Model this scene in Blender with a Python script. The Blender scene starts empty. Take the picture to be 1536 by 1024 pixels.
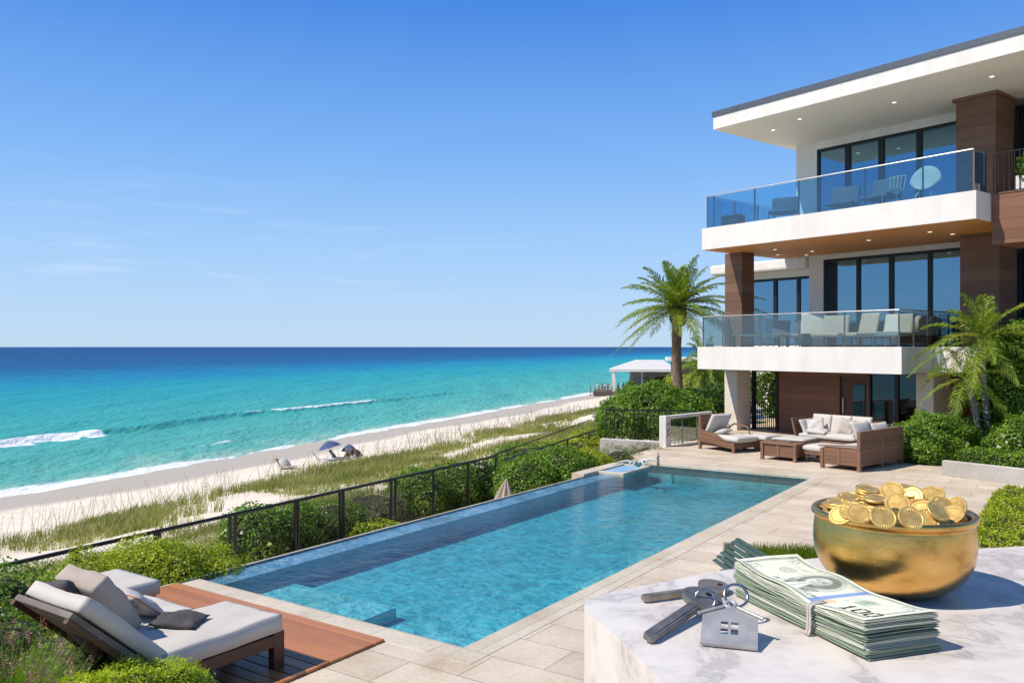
import bpy, bmesh, math, random
import numpy as np
from mathutils import Vector, Matrix, noise as mnoise
C = bpy.context.scene.collection
SC = bpy.context.scene
R = math.radians
random.seed(7)
rng = np.random.default_rng(11)

# ---------------------------------------------------------------- camera, sky, sun
H = 3.0
cam_d = bpy.data.cameras.new('camera'); cam = bpy.data.objects.new('camera', cam_d); C.objects.link(cam)
cam.location = (0, 0, H); cam.rotation_euler = (R(90), 0, 0)
cam_d.sensor_width = 36; cam_d.lens = 29.02; cam_d.shift_y = 0.0052
cam_d.clip_start = 0.02; cam_d.clip_end = 40000
SC.camera = cam
SUN_EL = R(50); SUN_AZ = math.atan2(-0.95, -0.30)     # direction towards the sun, clockwise from +Y
w = bpy.data.worlds.new('World'); SC.world = w; w.use_nodes = True
nt = w.node_tree; nt.nodes.clear()
sky = nt.nodes.new('ShaderNodeTexSky'); sky.sky_type = 'NISHITA'; sky.sun_disc = False
sky.sun_elevation = SUN_EL; sky.sun_rotation = SUN_AZ
sky.air_density = 1.0; sky.dust_density = 0.15; sky.ozone_density = 2.5
bg = nt.nodes.new('ShaderNodeBackground'); bg.inputs[1].default_value = 0.12
wo = nt.nodes.new('ShaderNodeOutputWorld')
hs = nt.nodes.new('ShaderNodeHueSaturation'); hs.inputs['Saturation'].default_value = 1.12
# faint cirrus wisps low over the sea
tc = nt.nodes.new('ShaderNodeTexCoord'); mp = nt.nodes.new('ShaderNodeMapping')
mp.inputs['Scale'].default_value = (2.2, 2.2, 24)
mp.inputs['Rotation'].default_value = (0, R(5), 0)
no = nt.nodes.new('ShaderNodeTexNoise'); no.inputs['Scale'].default_value = 2.3; no.inputs['Detail'].default_value = 6; no.inputs['Roughness'].default_value = .6
rp = nt.nodes.new('ShaderNodeMapRange'); rp.inputs[1].default_value = .54; rp.inputs[2].default_value = .82; rp.inputs[3].default_value = 0; rp.inputs[4].default_value = .42
mx = nt.nodes.new('ShaderNodeMix'); mx.data_type = 'RGBA'; mx.inputs['B'].default_value = (6.5, 7.2, 8.2, 1)
sx = nt.nodes.new('ShaderNodeSeparateXYZ')
b1 = nt.nodes.new('ShaderNodeMapRange'); b1.inputs[1].default_value = .02; b1.inputs[2].default_value = .07
b2 = nt.nodes.new('ShaderNodeMapRange'); b2.inputs[1].default_value = .22; b2.inputs[2].default_value = .10
m1 = nt.nodes.new('ShaderNodeMath'); m1.operation = 'MULTIPLY'; m2 = nt.nodes.new('ShaderNodeMath'); m2.operation = 'MULTIPLY'
L = nt.links.new
L(tc.outputs['Generated'], mp.inputs[0]); L(mp.outputs[0], no.inputs['Vector']); L(no.outputs[0], rp.inputs[0])
L(tc.outputs['Generated'], sx.inputs[0]); L(sx.outputs['Z'], b1.inputs[0]); L(sx.outputs['Z'], b2.inputs[0])
L(b1.outputs[0], m1.inputs[0]); L(b2.outputs[0], m1.inputs[1]); m3_ = nt.nodes.new('ShaderNodeMath'); m3_.operation = 'MULTIPLY'; b3 = nt.nodes.new('ShaderNodeMapRange'); b3.inputs[1].default_value = .05; b3.inputs[2].default_value = -.30; b3.inputs[3].default_value = .15; L(sx.outputs['X'], b3.inputs[0]); L(b3.outputs[0], m3_.inputs[1]); L(m1.outputs[0], m3_.inputs[0]); L(m3_.outputs[0], m2.inputs[0]); L(rp.outputs[0], m2.inputs[1])
gr = nt.nodes.new('ShaderNodeValToRGB'); e = gr.color_ramp.elements; K = .118
for pos, c in [(0, (.44, .62, .84)), (.05, (.41, .61, .87)), (.12, (.33, .56, .89)), (.22, (.20, .44, .87)), (.38, (.060, .24, .74)), (.55, (.055, .18, .50)), (1, (.07, .16, .38))]:
    x = e[0] if pos == 0 else e[len(e)-1] if pos == 1 else e.new(pos); x.color = (c[0], c[1], c[2], 1)
L(sx.outputs['Z'], gr.inputs[0]); sc_ = nt.nodes.new('ShaderNodeVectorMath'); sc_.operation = 'SCALE'; sc_.inputs['Scale'].default_value = 1/K; L(gr.outputs[0], sc_.inputs[0])
blend = nt.nodes.new('ShaderNodeMix'); blend.data_type = 'RGBA'; blend.inputs['Factor'].default_value = .88
L(sky.outputs[0], hs.inputs['Color']); L(hs.outputs[0], blend.inputs['A']); L(sc_.outputs[0], blend.inputs['B']); L(blend.outputs['Result'], mx.inputs['A']); L(m2.outputs[0], mx.inputs['Factor'])
L(mx.outputs['Result'], bg.inputs[0]); L(bg.outputs[0], wo.inputs[0])
sd = bpy.data.lights.new('sun', 'SUN'); sd.energy = 4.7; sd.angle = R(0.5); sd.color = (1.0, .925, .81)
so = bpy.data.objects.new('sun', sd); C.objects.link(so)
d = Vector((math.sin(SUN_AZ)*math.cos(SUN_EL), math.cos(SUN_AZ)*math.cos(SUN_EL), math.sin(SUN_EL)))
so.rotation_euler = d.to_track_quat('Z', 'Y').to_euler(); so.location = d*50
SC.view_settings.view_transform = 'Standard'; SC.view_settings.look = 'None'
SC.view_settings.exposure = 0.12; SC.view_settings.gamma = 1
SC.cycles.max_bounces = 10; SC.cycles.transparent_max_bounces = 24; SC.cycles.caustics_reflective = False
SC.cycles.sample_clamp_indirect = 6

# ---------------------------------------------------------------- materials
def mat_base(name):
    m = bpy.data.materials.new(name); m.use_nodes = True
    n = m.node_tree; n.nodes.clear()
    out = n.nodes.new('ShaderNodeOutputMaterial'); p = n.nodes.new('ShaderNodeBsdfPrincipled')
    n.links.new(p.outputs[0], out.inputs[0])
    return m, n, p, out
def rgb(c): return (c[0], c[1], c[2], 1)
def ramp(n, fac, stops):
    r = n.nodes.new('ShaderNodeValToRGB'); e = r.color_ramp.elements
    e[0].position, e[0].color = stops[0][0], rgb(stops[0][1]); e[1].position, e[1].color = stops[-1][0], rgb(stops[-1][1])
    for s in stops[1:-1]:
        x = e.new(s[0]); x.color = rgb(s[1])
    n.links.new(fac, r.inputs[0]); return r.outputs[0]
def noise_tex(n, scale, detail=5, stretch=None, rough=.55, coord='Object', rot=None):
    t = n.nodes.new('ShaderNodeTexCoord'); o = t.outputs[coord]
    mp = n.nodes.new('ShaderNodeMapping')
    if stretch: mp.inputs['Scale'].default_value = stretch
    if rot: mp.inputs['Rotation'].default_value = rot
    n.links.new(o, mp.inputs[0])
    x = n.nodes.new('ShaderNodeTexNoise'); x.inputs['Scale'].default_value = scale; x.inputs['Detail'].default_value = detail; x.inputs['Roughness'].default_value = rough
    n.links.new(mp.outputs[0], x.inputs['Vector']); return x.outputs[0]
def bump(n, p, h, strength, dist=.01):
    b = n.nodes.new('ShaderNodeBump'); b.inputs['Strength'].default_value = strength; b.inputs['Distance'].default_value = dist
    n.links.new(h, b.inputs['Height']); n.links.new(b.outputs[0], p.inputs['Normal']); return b
def mat(name, col, rough=.6, metal=0, var=.12, scale=4, bmp=0, bscale=None, bdist=.01, stretch=None, spec=.5, col2=None, coord='Object'):
    m, n, p, o = mat_base(name)
    f = noise_tex(n, scale, stretch=stretch, coord=coord)
    a = tuple(c*(1-var) for c in col); b = col2 or tuple(min(1, c*(1+var)) for c in col)
    n.links.new(ramp(n, f, [(.3, a), (.7, b)]), p.inputs['Base Color'])
    p.inputs['Roughness'].default_value = rough; p.inputs['Metallic'].default_value = metal; p.inputs['Specular IOR Level'].default_value = spec
    if bmp: bump(n, p, noise_tex(n, bscale or scale*6, stretch=stretch, coord=coord), bmp, bdist)
    return m
def planks(name, col, width, axis='Z', var=.25, rough=.6, gapcol=None, grain=30, offset=0, gap=.05, length_axis='X', bmp=.4):
    """wood or stone boards: colour varies from board to board, thin dark joints, grain along the board"""
    m, n, p, o = mat_base(name); N = n.nodes; Lk = n.links.new
    t = N.new('ShaderNodeTexCoord'); s = N.new('ShaderNodeSeparateXYZ'); Lk(t.outputs['Object'], s.inputs[0])
    dv = N.new('ShaderNodeMath'); dv.operation = 'MULTIPLY_ADD'; dv.inputs[1].default_value = 1/width; dv.inputs[2].default_value = offset+50
    Lk(s.outputs[axis], dv.inputs[0])
    fl = N.new('ShaderNodeMath'); fl.operation = 'FLOOR'; Lk(dv.outputs[0], fl.inputs[0])
    fr = N.new('ShaderNodeMath'); fr.operation = 'FRACT'; Lk(dv.outputs[0], fr.inputs[0])
    wn = N.new('ShaderNodeTexWhiteNoise'); wn.noise_dimensions = '1D'; Lk(fl.outputs[0], wn.inputs['W'])
    st = {'X': (.06, 1, 1), 'Y': (1, .06, 1), 'Z': (1, 1, .06)}[length_axis]
    g = noise_tex(n, grain, stretch=st, detail=8)
    g2 = noise_tex(n, 1.3, detail=3)
    ad = N.new('ShaderNodeMath'); ad.operation = 'MULTIPLY_ADD'; ad.inputs[1].default_value = .45
    if width > 50: ad.inputs[1].default_value = .75; oi = N.new('ShaderNodeObjectInfo'); Lk(oi.outputs['Random'], ad.inputs[0])
    else: Lk(wn.outputs[0], ad.inputs[0])
    ad2 = N.new('ShaderNodeMath'); ad2.operation = 'MULTIPLY_ADD'; ad2.inputs[1].default_value = .55; Lk(g, ad2.inputs[0])
    sc = N.new('ShaderNodeMath'); sc.operation = 'MULTIPLY'; sc.inputs[1].default_value = .3; Lk(g2, sc.inputs[0])
    Lk(sc.outputs[0], ad2.inputs[2]); Lk(ad2.outputs[0], ad.inputs[2])
    c = ramp(n, ad.outputs[0], [(.2, tuple(x*(1-var*1.5) for x in col)), (.6, col), (1, tuple(min(1, x*(1+var*1.3)) for x in col))])
    lt = N.new('ShaderNodeMath'); lt.operation = 'LESS_THAN'; lt.inputs[1].default_value = gap; Lk(fr.outputs[0], lt.inputs[0])
    mx = N.new('ShaderNodeMix'); mx.data_type = 'RGBA'; Lk(lt.outputs[0], mx.inputs['Factor']); Lk(c, mx.inputs['A'])
    mx.inputs['B'].default_value = rgb(gapcol or tuple(x*.25 for x in col)); Lk(mx.outputs['Result'], p.inputs['Base Color'])
    p.inputs['Roughness'].default_value = rough; p.inputs['Specular IOR Level'].default_value = .35
    iv = N.new('ShaderNodeMath'); iv.operation = 'MULTIPLY_ADD'; iv.inputs[1].default_value = -1.5; Lk(lt.outputs[0], iv.inputs[0]); Lk(g, iv.inputs[2])
    bump(n, p, iv.outputs[0], bmp, .004)
    return m
def leafmat(name, dark, mid, light, trans=.35, rough=.45, clump=1.5):
    m, n, p, o = mat_base(name); N = n.nodes; Lk = n.links.new
    g = N.new('ShaderNodeNewGeometry'); f = noise_tex(n, clump, detail=2)
    a = N.new('ShaderNodeMath'); a.operation = 'MULTIPLY_ADD'; a.inputs[1].default_value = .62; Lk(g.outputs['Random Per Island'], a.inputs[0])
    b = N.new('ShaderNodeMath'); b.operation = 'MULTIPLY_ADD'; b.inputs[1].default_value = 1.1; b.inputs[2].default_value = -.35; Lk(f, b.inputs[0]); Lk(b.outputs[0], a.inputs[2])
    c = ramp(n, a.outputs[0], [(.1, dark), (.5, mid), (.95, light)])
    Lk(c, p.inputs['Base Color']); p.inputs['Roughness'].default_value = rough; p.inputs['Specular IOR Level'].default_value = .35
    tr = N.new('ShaderNodeBsdfTranslucent'); mc = N.new('ShaderNodeMix'); mc.data_type = 'RGBA'; mc.blend_type = 'MULTIPLY'; mc.inputs['Factor'].default_value = 1
    Lk(c, mc.inputs['A']); mc.inputs['B'].default_value = (1.5, 1.6, .7, 1); Lk(mc.outputs['Result'], tr.inputs[0])
    ms = N.new('ShaderNodeMixShader'); ms.inputs[0].default_value = trans; Lk(p.outputs[0], ms.inputs[1]); Lk(tr.outputs[0], ms.inputs[2]); Lk(ms.outputs[0], o.inputs[0])
    return m
def glassmat(name, tint, refl, rough=.02, gcol=(.95, .97, 1)):
    m, n, p, o = mat_base(name); N = n.nodes; Lk = n.links.new; N.remove(p)
    t = N.new('ShaderNodeBsdfTransparent'); t.inputs[0].default_value = rgb(tint)
    g = N.new('ShaderNodeBsdfGlossy'); g.inputs['Roughness'].default_value = rough; g.inputs[0].default_value = rgb(gcol)
    lw = N.new('ShaderNodeLayerWeight'); lw.inputs[0].default_value = .35
    r = N.new('ShaderNodeMapRange'); r.inputs[3].default_value = refl; r.inputs[4].default_value = min(1, refl+.4); Lk(lw.outputs['Facing'], r.inputs[0])
    ms = N.new('ShaderNodeMixShader'); Lk(r.outputs[0], ms.inputs[0]); Lk(t.outputs[0], ms.inputs[1]); Lk(g.outputs[0], ms.inputs[2]); Lk(ms.outputs[0], o.inputs[0])
    return m
def emit(name, col, s):
    m, n, p, o = mat_base(name); p.inputs['Base Color'].default_value = rgb(col); p.inputs['Emission Color'].default_value = rgb(col); p.inputs['Emission Strength'].default_value = s; return m

M = {}
M['white'] = mat('white_render', (.74, .70, .655), .75, var=.07, scale=1.5, stretch=(1.5, 1.5, .35), bmp=.15, bscale=60, bdist=.003)
M['soffit'] = mat('soffit', (.80, .74, .66), .8, var=.04, scale=1)
M['roofmetal'] = mat('roof_metal', (.10, .115, .14), .45, metal=.3, var=.1)
M['brown'] = planks('brown_cladding', (.175, .092, .056), .33, 'Z', var=.22, rough=.55, gap=.03, grain=14, bmp=.25)
M['brownwall'] = planks('brown_wall_boards', (.20, .095, .055), .28, 'Z', var=.22, rough=.55, gap=.03, grain=14, bmp=.25)
M['stonecol'] = planks('pale_stone_blocks', (.68, .62, .53), .42, 'Z', var=.05, rough=.8, gap=.02, grain=6, gapcol=(.42, .38, .32), bmp=.2)
M['woodsoffit'] = planks('timber_soffit', (.62, .27, .08), .14, 'Y', var=.12, rough=.5, gap=.03, grain=10, length_axis='X', bmp=.2)
M['black'] = mat('black_metal', (.012, .012, .014), .4, metal=.2, var=.2)
M['steel'] = mat('brushed_steel', (.55, .56, .58), .3, metal=.9, var=.08, scale=20)
M['pane'] = glassmat('window_glass', (.24, .44, .56), .30, gcol=(.45, .78, 1.0))
M['panedark'] = glassmat('dark_window_glass', (.14, .17, .18), .05)
M['railglass'] = glassmat('railing_glass', (.52, .76, .88), .06)
M['railclear'] = glassmat('clear_railing_glass', (.74, .84, .84), .05)
M['interior'] = mat('room_wall', (.42, .44, .44), .8, var=.06, scale=1)
M['curtain'] = mat('curtain', (.62, .66, .66), .85, var=.2, scale=3, stretch=(14, 14, .3), bmp=.6, bscale=4, bdist=.05)
M['lamp'] = emit('downlight', (1, .85, .6), 2)
M['linen'] = mat('linen', (.56, .515, .46), .9, var=.05, scale=3, bmp=.35, bscale=350, bdist=.002)
M['linen2'] = mat('linen_white', (.56, .525, .48), .9, var=.04, scale=3, bmp=.35, bscale=300, bdist=.002)
M['taupe'] = mat('taupe_canvas', (.42, .355, .30), .9, var=.08, scale=5, bmp=.4, bscale=300, bdist=.002)
M['charcoal'] = mat('charcoal_canvas', (.065, .062, .062), .85, var=.15, scale=6, bmp=.4, bscale=250, bdist=.002)
M['grey'] = mat('grey_canvas', (.22, .23, .24), .9, var=.1)
M['bluegrey'] = mat('blue_grey_weave', (.09, .115, .15), .8, var=.15, bmp=.4, bscale=80)
M['orange'] = mat('orange_piping', (.55, .16, .05), .7)
M['teak'] = planks('weathered_teak', (.20, .105, .062), .105, 'Z', var=.22, rough=.6, gap=.07, grain=25, bmp=.3)
M['teakplain'] = mat('teak_rail', (.21, .11, .065), .55, var=.25, scale=6, stretch=(.3, 1, 1), bmp=.2, bscale=40)
M['darkwood'] = mat('dark_lounger_wood', (.085, .034, .016), .5, var=.3, scale=8, stretch=(1, .2, 1), bmp=.2, bscale=40)
M['greywood'] = mat('weathered_grey_wood', (.17, .14, .12), .75, var=.3, scale=10, stretch=(.2, 1, 1), bmp=.3, bscale=60)
M['deckwood'] = planks('deck_boards', (.29, .115, .042), 100, 'Y', var=.48, rough=.42, gap=0, grain=9, length_axis='X', bmp=.25)
M['greenpaint'] = mat('dark_green_paint', (.055, .095, .075), .55, var=.25, scale=9, bmp=.2)
M['bark'] = mat('palm_bark', (.20, .14, .10), .9, var=.45, scale=9, stretch=(1, 1, 3), bmp=1, bscale=22, bdist=.04)
M['greybark'] = mat('grey_palm_bark', (.27, .25, .22), .9, var=.35, scale=4, stretch=(.4, .4, 5), bmp=1, bscale=12, bdist=.03)
M['shade_fill'] = mat('shade_core', (.035, .032, .015), .95, var=.4, scale=10)  # dark filler closing foliage gaps, its tone standing in for inner shade
M['leaf_hedge'] = leafmat('hedge_leaf', (.12, .18, .010), (.32, .38, .018), (.56, .58, .06), clump=2.6)
M['leaf_bush'] = leafmat('bush_leaf', (.04, .10, .010), (.13, .24, .024), (.30, .44, .05), clump=1.6)
M['leaf_dark'] = leafmat('dark_leaf', (.015, .045, .010), (.045, .11, .018), (.11, .21, .035), clump=1.2)
M['leaf_lime'] = leafmat('lime_leaf', (.20, .28, .008), (.42, .52, .015), (.62, .68, .05), clump=3)
M['leaf_grey'] = leafmat('grey_green_leaf', (.10, .12, .045), (.20, .23, .09), (.34, .36, .17), clump=1.5)
M['frond'] = leafmat('palm_frond', (.05, .10, .015), (.15, .24, .03), (.42, .42, .05), trans=.3, clump=.8)
M['frond2'] = leafmat('young_palm_frond', (.05, .11, .018), (.17, .27, .035), (.46, .46, .06), trans=.35, clump=.9)
M['dune_grass'] = leafmat('dune_grass', (.11, .14, .03), (.28, .29, .08), (.55, .48, .22), trans=.35, clump=.35, rough=.7)
M['seedhead'] = mat('grass_seed_head', (.42, .33, .20), .9, var=.3)
M['pink'] = leafmat('pink_flower', (.28, .10, .15), (.45, .20, .26), (.60, .36, .38), clump=9)
M['flower'] = leafmat('pale_flower', (.5, .5, .3), (.7, .7, .5), (.8, .8, .7), clump=9)

# paving: staggered stone tiles
def tile_mat(name, c1, c2, mortar, w_, h_, msize=.006, off=.5, rot=0, bmp=.3):
    m, n, p, o = mat_base(name); N = n.nodes; Lk = n.links.new
    t = N.new('ShaderNodeTexCoord'); mp = N.new('ShaderNodeMapping'); mp.inputs['Rotation'].default_value = (0, 0, rot); Lk(t.outputs['Object'], mp.inputs[0])
    b = N.new('ShaderNodeTexBrick'); b.offset = off; b.inputs['Scale'].default_value = 1; b.inputs['Brick Width'].default_value = w_; b.inputs['Row Height'].default_value = h_
    b.inputs['Mortar Size'].default_value = msize; b.inputs['Mortar Smooth'].default_value = .2; b.inputs['Bias'].default_value = 0
    b.inputs['Color1'].default_value = rgb(c1); b.inputs['Color2'].default_value = rgb(c2); b.inputs['Mortar'].default_value = rgb(mortar); Lk(mp.outputs[0], b.inputs['Vector'])
    f = noise_tex(n, 1.1, detail=9, rough=.65); f2 = noise_tex(n, 22, detail=5)
    c = ramp(n, f, [(.25, (.60, .54, .44)), (.42, (.88, .86, .82)), (.55, (.98, .97, .96)), (.75, (1.12, 1.12, 1.12))])
    mx = N.new('ShaderNodeMix'); mx.data_type = 'RGBA'; mx.blend_type = 'MULTIPLY'; mx.inputs['Factor'].default_value = 1; Lk(b.outputs[0], mx.inputs['A']); Lk(c, mx.inputs['B'])
    c3 = ramp(n, f2, [(.3, (.88, .87, .85)), (.7, (1.06, 1.06, 1.06))])
    m2 = N.new('ShaderNodeMix'); m2.data_type = 'RGBA'; m2.blend_type = 'MULTIPLY'; m2.inputs['Factor'].default_value = 1; Lk(mx.outputs['Result'], m2.inputs['A']); Lk(c3, m2.inputs['B'])
    Lk(m2.outputs['Result'], p.inputs['Base Color']); p.inputs['Roughness'].default_value = .65; p.inputs['Specular IOR Level'].default_value = .3
    mu = N.new('ShaderNodeMath'); mu.operation = 'MULTIPLY_ADD'; mu.inputs[1].default_value = -1; Lk(b.outputs['Fac'], mu.inputs[0]); Lk(f2, mu.inputs[2])
    bump(n, p, mu.outputs[0], bmp, .004)
    return m
M['paving'] = tile_mat('stone_paving', (.60, .50, .39), (.72, .61, .49), (.33, .26, .19), 1.15, .56)
M['coping'] = tile_mat('coping_stone', (.60, .52, .41), (.66, .59, .48), (.40, .34, .26), .8, 5)
M['planter'] = tile_mat('pale_block_wall', (.72, .70, .67), (.76, .74, .71), (.45, .43, .4), 1.15, 3)
M['pooltile'] = tile_mat('pool_mosaic', (.24, .72, .82), (.34, .82, .90), (.42, .72, .78), .05, .05, .004, 0, bmp=.1)
M['pooledge'] = tile_mat('infinity_edge_tile', (.20, .42, .68), (.28, .50, .76), (.35, .52, .70), .05, .05, .004, 0, bmp=.1)
M['darktile'] = tile_mat('waterline_tile', (.06, .12, .13), (.09, .16, .17), (.12, .16, .16), .05, .05, .004, 0)

def marble():
    m, n, p, o = mat_base('white_marble'); N = n.nodes; Lk = n.links.new
    t = N.new('ShaderNodeTexCoord'); nz = N.new('ShaderNodeTexNoise'); nz.inputs['Scale'].default_value = 5; nz.inputs['Detail'].default_value = 8
    Lk(t.outputs['Object'], nz.inputs['Vector'])
    ad = N.new('ShaderNodeMix'); ad.data_type = 'VECTOR'; ad.inputs['Factor'].default_value = .25
    Lk(t.outputs['Object'], ad.inputs['A']); Lk(nz.outputs['Color'], ad.inputs['B'])
    n1 = N.new('ShaderNodeTexNoise'); n1.inputs['Scale'].default_value = 9; n1.inputs['Detail'].default_value = 12; n1.inputs['Roughness'].default_value = .62; Lk(ad.outputs['Result'], n1.inputs['Vector'])
    v = N.new('ShaderNodeMath'); v.operation = 'SUBTRACT'; v.inputs[1].default_value = .5; Lk(n1.outputs[0], v.inputs[0])
    ab = N.new('ShaderNodeMath'); ab.operation = 'ABSOLUTE'; Lk(v.outputs[0], ab.inputs[0])
    c = ramp(n, ab.outputs[0], [(0, (.50, .455, .42)), (.03, (.68, .615, .56)), (.10, (.765, .70, .635))])
    f2 = noise_tex(n, 14, detail=8, rough=.7, stretch=(1, 2.2, 1)); c2 = ramp(n, f2, [(.30, (.72, .71, .71)), (.45, (.95, .945, .94)), (.7, (1.02, 1.01, 1.0))])
    mx = N.new('ShaderNodeMix'); mx.data_type = 'RGBA'; mx.blend_type = 'MULTIPLY'; mx.inputs['Factor'].default_value = 1; Lk(c, mx.inputs['A']); Lk(c2, mx.inputs['B'])
    Lk(mx.outputs['Result'], p.inputs['Base Color']); p.inputs['Roughness'].default_value = .38; p.inputs['Specular IOR Level'].default_value = .4
    bump(n, p, noise_tex(n, 160, detail=3), .06, .001)
    return m
M['marble'] = marble()
def brass():
    m, n, p, o = mat_base('brass'); N = n.nodes; Lk = n.links.new
    f = noise_tex(n, 28, detail=8, stretch=(1, 1, 1.6), rough=.6)
    Lk(ramp(n, f, [(.3, (.42, .22, .055)), (.45, (.70, .40, .11)), (.75, (.88, .56, .20))]), p.inputs['Base Color'])
    p.inputs['Metallic'].default_value = 1
    f2 = noise_tex(n, 60, detail=6, stretch=(1, 1, .5)); r = N.new('ShaderNodeMapRange'); r.inputs[3].default_value = .17; r.inputs[4].default_value = .36; Lk(f2, r.inputs[0]); Lk(r.outputs[0], p.inputs['Roughness'])
    bump(n, p, noise_tex(n, 55, detail=8, stretch=(1, 1, 3), rough=.7), .30, .0012)
    return m
M['brass'] = brass()
def coinmat():
    m, n, p, o = mat_base('gold_coin'); N = n.nodes; Lk = n.links.new
    t = N.new('ShaderNodeTexCoord'); s = N.new('ShaderNodeVectorMath'); s.operation = 'LENGTH'
    sp = N.new('ShaderNodeMapping'); sp.inputs['Scale'].default_value = (1, 1, 0); Lk(t.outputs['Object'], sp.inputs[0]); Lk(sp.outputs[0], s.inputs[0])
    vo = N.new('ShaderNodeTexNoise'); vo.inputs['Scale'].default_value = 330; vo.inputs['Detail'].default_value = 4; Lk(sp.outputs[0], vo.inputs['Vector'])
    rg = N.new('ShaderNodeMath'); rg.operation = 'LESS_THAN'; rg.inputs[1].default_value = .0062; Lk(s.outputs['Value'], rg.inputs[0])
    st = N.new('ShaderNodeMath'); st.operation = 'GREATER_THAN'; st.inputs[1].default_value = .5; Lk(vo.outputs[0], st.inputs[0])
    mm = N.new('ShaderNodeMath'); mm.operation = 'MULTIPLY'; Lk(rg.outputs[0], mm.inputs[0]); Lk(st.outputs[0], mm.inputs[1])
    wv = N.new('ShaderNodeTexGradient'); wv.gradient_type = 'RADIAL'; Lk(t.outputs['Object'], wv.inputs[0])
    sn = N.new('ShaderNodeMath'); sn.operation = 'MULTIPLY'; sn.inputs[1].default_value = 2*math.pi*26; Lk(wv.outputs['Fac'], sn.inputs[0])
    sn2 = N.new('ShaderNodeMath'); sn2.operation = 'SINE'; Lk(sn.outputs[0], sn2.inputs[0])
    r2 = N.new('ShaderNodeMath'); r2.operation = 'COMPARE'; r2.inputs[1].default_value = .0076; r2.inputs[2].default_value = .0006; Lk(s.outputs['Value'], r2.inputs[0])
    m3 = N.new('ShaderNodeMath'); m3.operation = 'MULTIPLY'; Lk(sn2.outputs[0], m3.inputs[0]); Lk(r2.outputs[0], m3.inputs[1])
    a = N.new('ShaderNodeMath'); a.operation = 'MULTIPLY_ADD'; a.inputs[1].default_value = .5; Lk(m3.outputs[0], a.inputs[0]); Lk(mm.outputs[0], a.inputs[2])
    bump(n, p, a.outputs[0], .9, .0007)
    f = noise_tex(n, 140, detail=6)
    Lk(ramp(n, f, [(.3, (.58, .34, .09)), (.6, (.80, .54, .18)), (.8, (.90, .66, .28))]), p.inputs['Base Color'])
    p.inputs['Metallic'].default_value = .7; p.inputs['Roughness'].default_value = .48
    return m
M['coin'] = coinmat()
M['iron'] = mat('dark_key_steel', (.21, .195, .18), .42, metal=.45, var=.3, scale=90, bmp=.15, bscale=300, bdist=.0005)
M['ironbrown'] = mat('worn_key_steel', (.30, .25, .20), .42, metal=.5, var=.35, scale=70, bmp=.15, bscale=300, bdist=.0005)
M['pewter'] = mat('pewter', (.48, .465, .445), .45, metal=.6, var=.22, scale=60, bmp=.12, bscale=250, bdist=.0005)
M['chrome'] = mat('ring_steel', (.45, .45, .46), .2, metal=1, var=.1, scale=90)
M['paper'] = mat('note_paper', (.50, .53, .40), .85, var=.3, scale=12, stretch=(.4, .4, 90), col2=(.70, .72, .58), bmp=.3, bscale=300, bdist=.0005)
M['paperdark'] = mat('note_edge_green', (.30, .36, .26), .85, var=.35, scale=12, stretch=(.4, .4, 90), bmp=.3, bscale=300, bdist=.0005)
M['elastic'] = mat('elastic_band', (.50, .45, .40), .8, var=.08, scale=60, bmp=.3, bscale=500, bdist=.0005)
M['ink'] = mat('note_ink', (.05, .07, .06), .8, var=.3, scale=200)
M['navy'] = mat('navy_canvas', (.05, .08, .20), .8, var=.2)
M['bluepale'] = mat('pale_blue_canvas', (.45, .55, .68), .8, var=.1)
M['pavroof'] = mat('pavilion_roof', (.62, .60, .58), .7, var=.08)
M['driftwood'] = mat('pale_driftwood', (.66, .63, .58), .8, var=.12, scale=30, bmp=.3)
M['driftdark'] = mat('dark_driftwood', (.12, .09, .07), .9, var=.4, scale=8, bmp=.6)
M['hessian'] = mat('beige_canvas', (.40, .34, .26), .9, var=.15, scale=12, bmp=.3)
M['skin'] = mat('skin', (.50, .30, .20), .6)
M['red'] = mat('red_cloth', (.45, .07, .06), .8)

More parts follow.
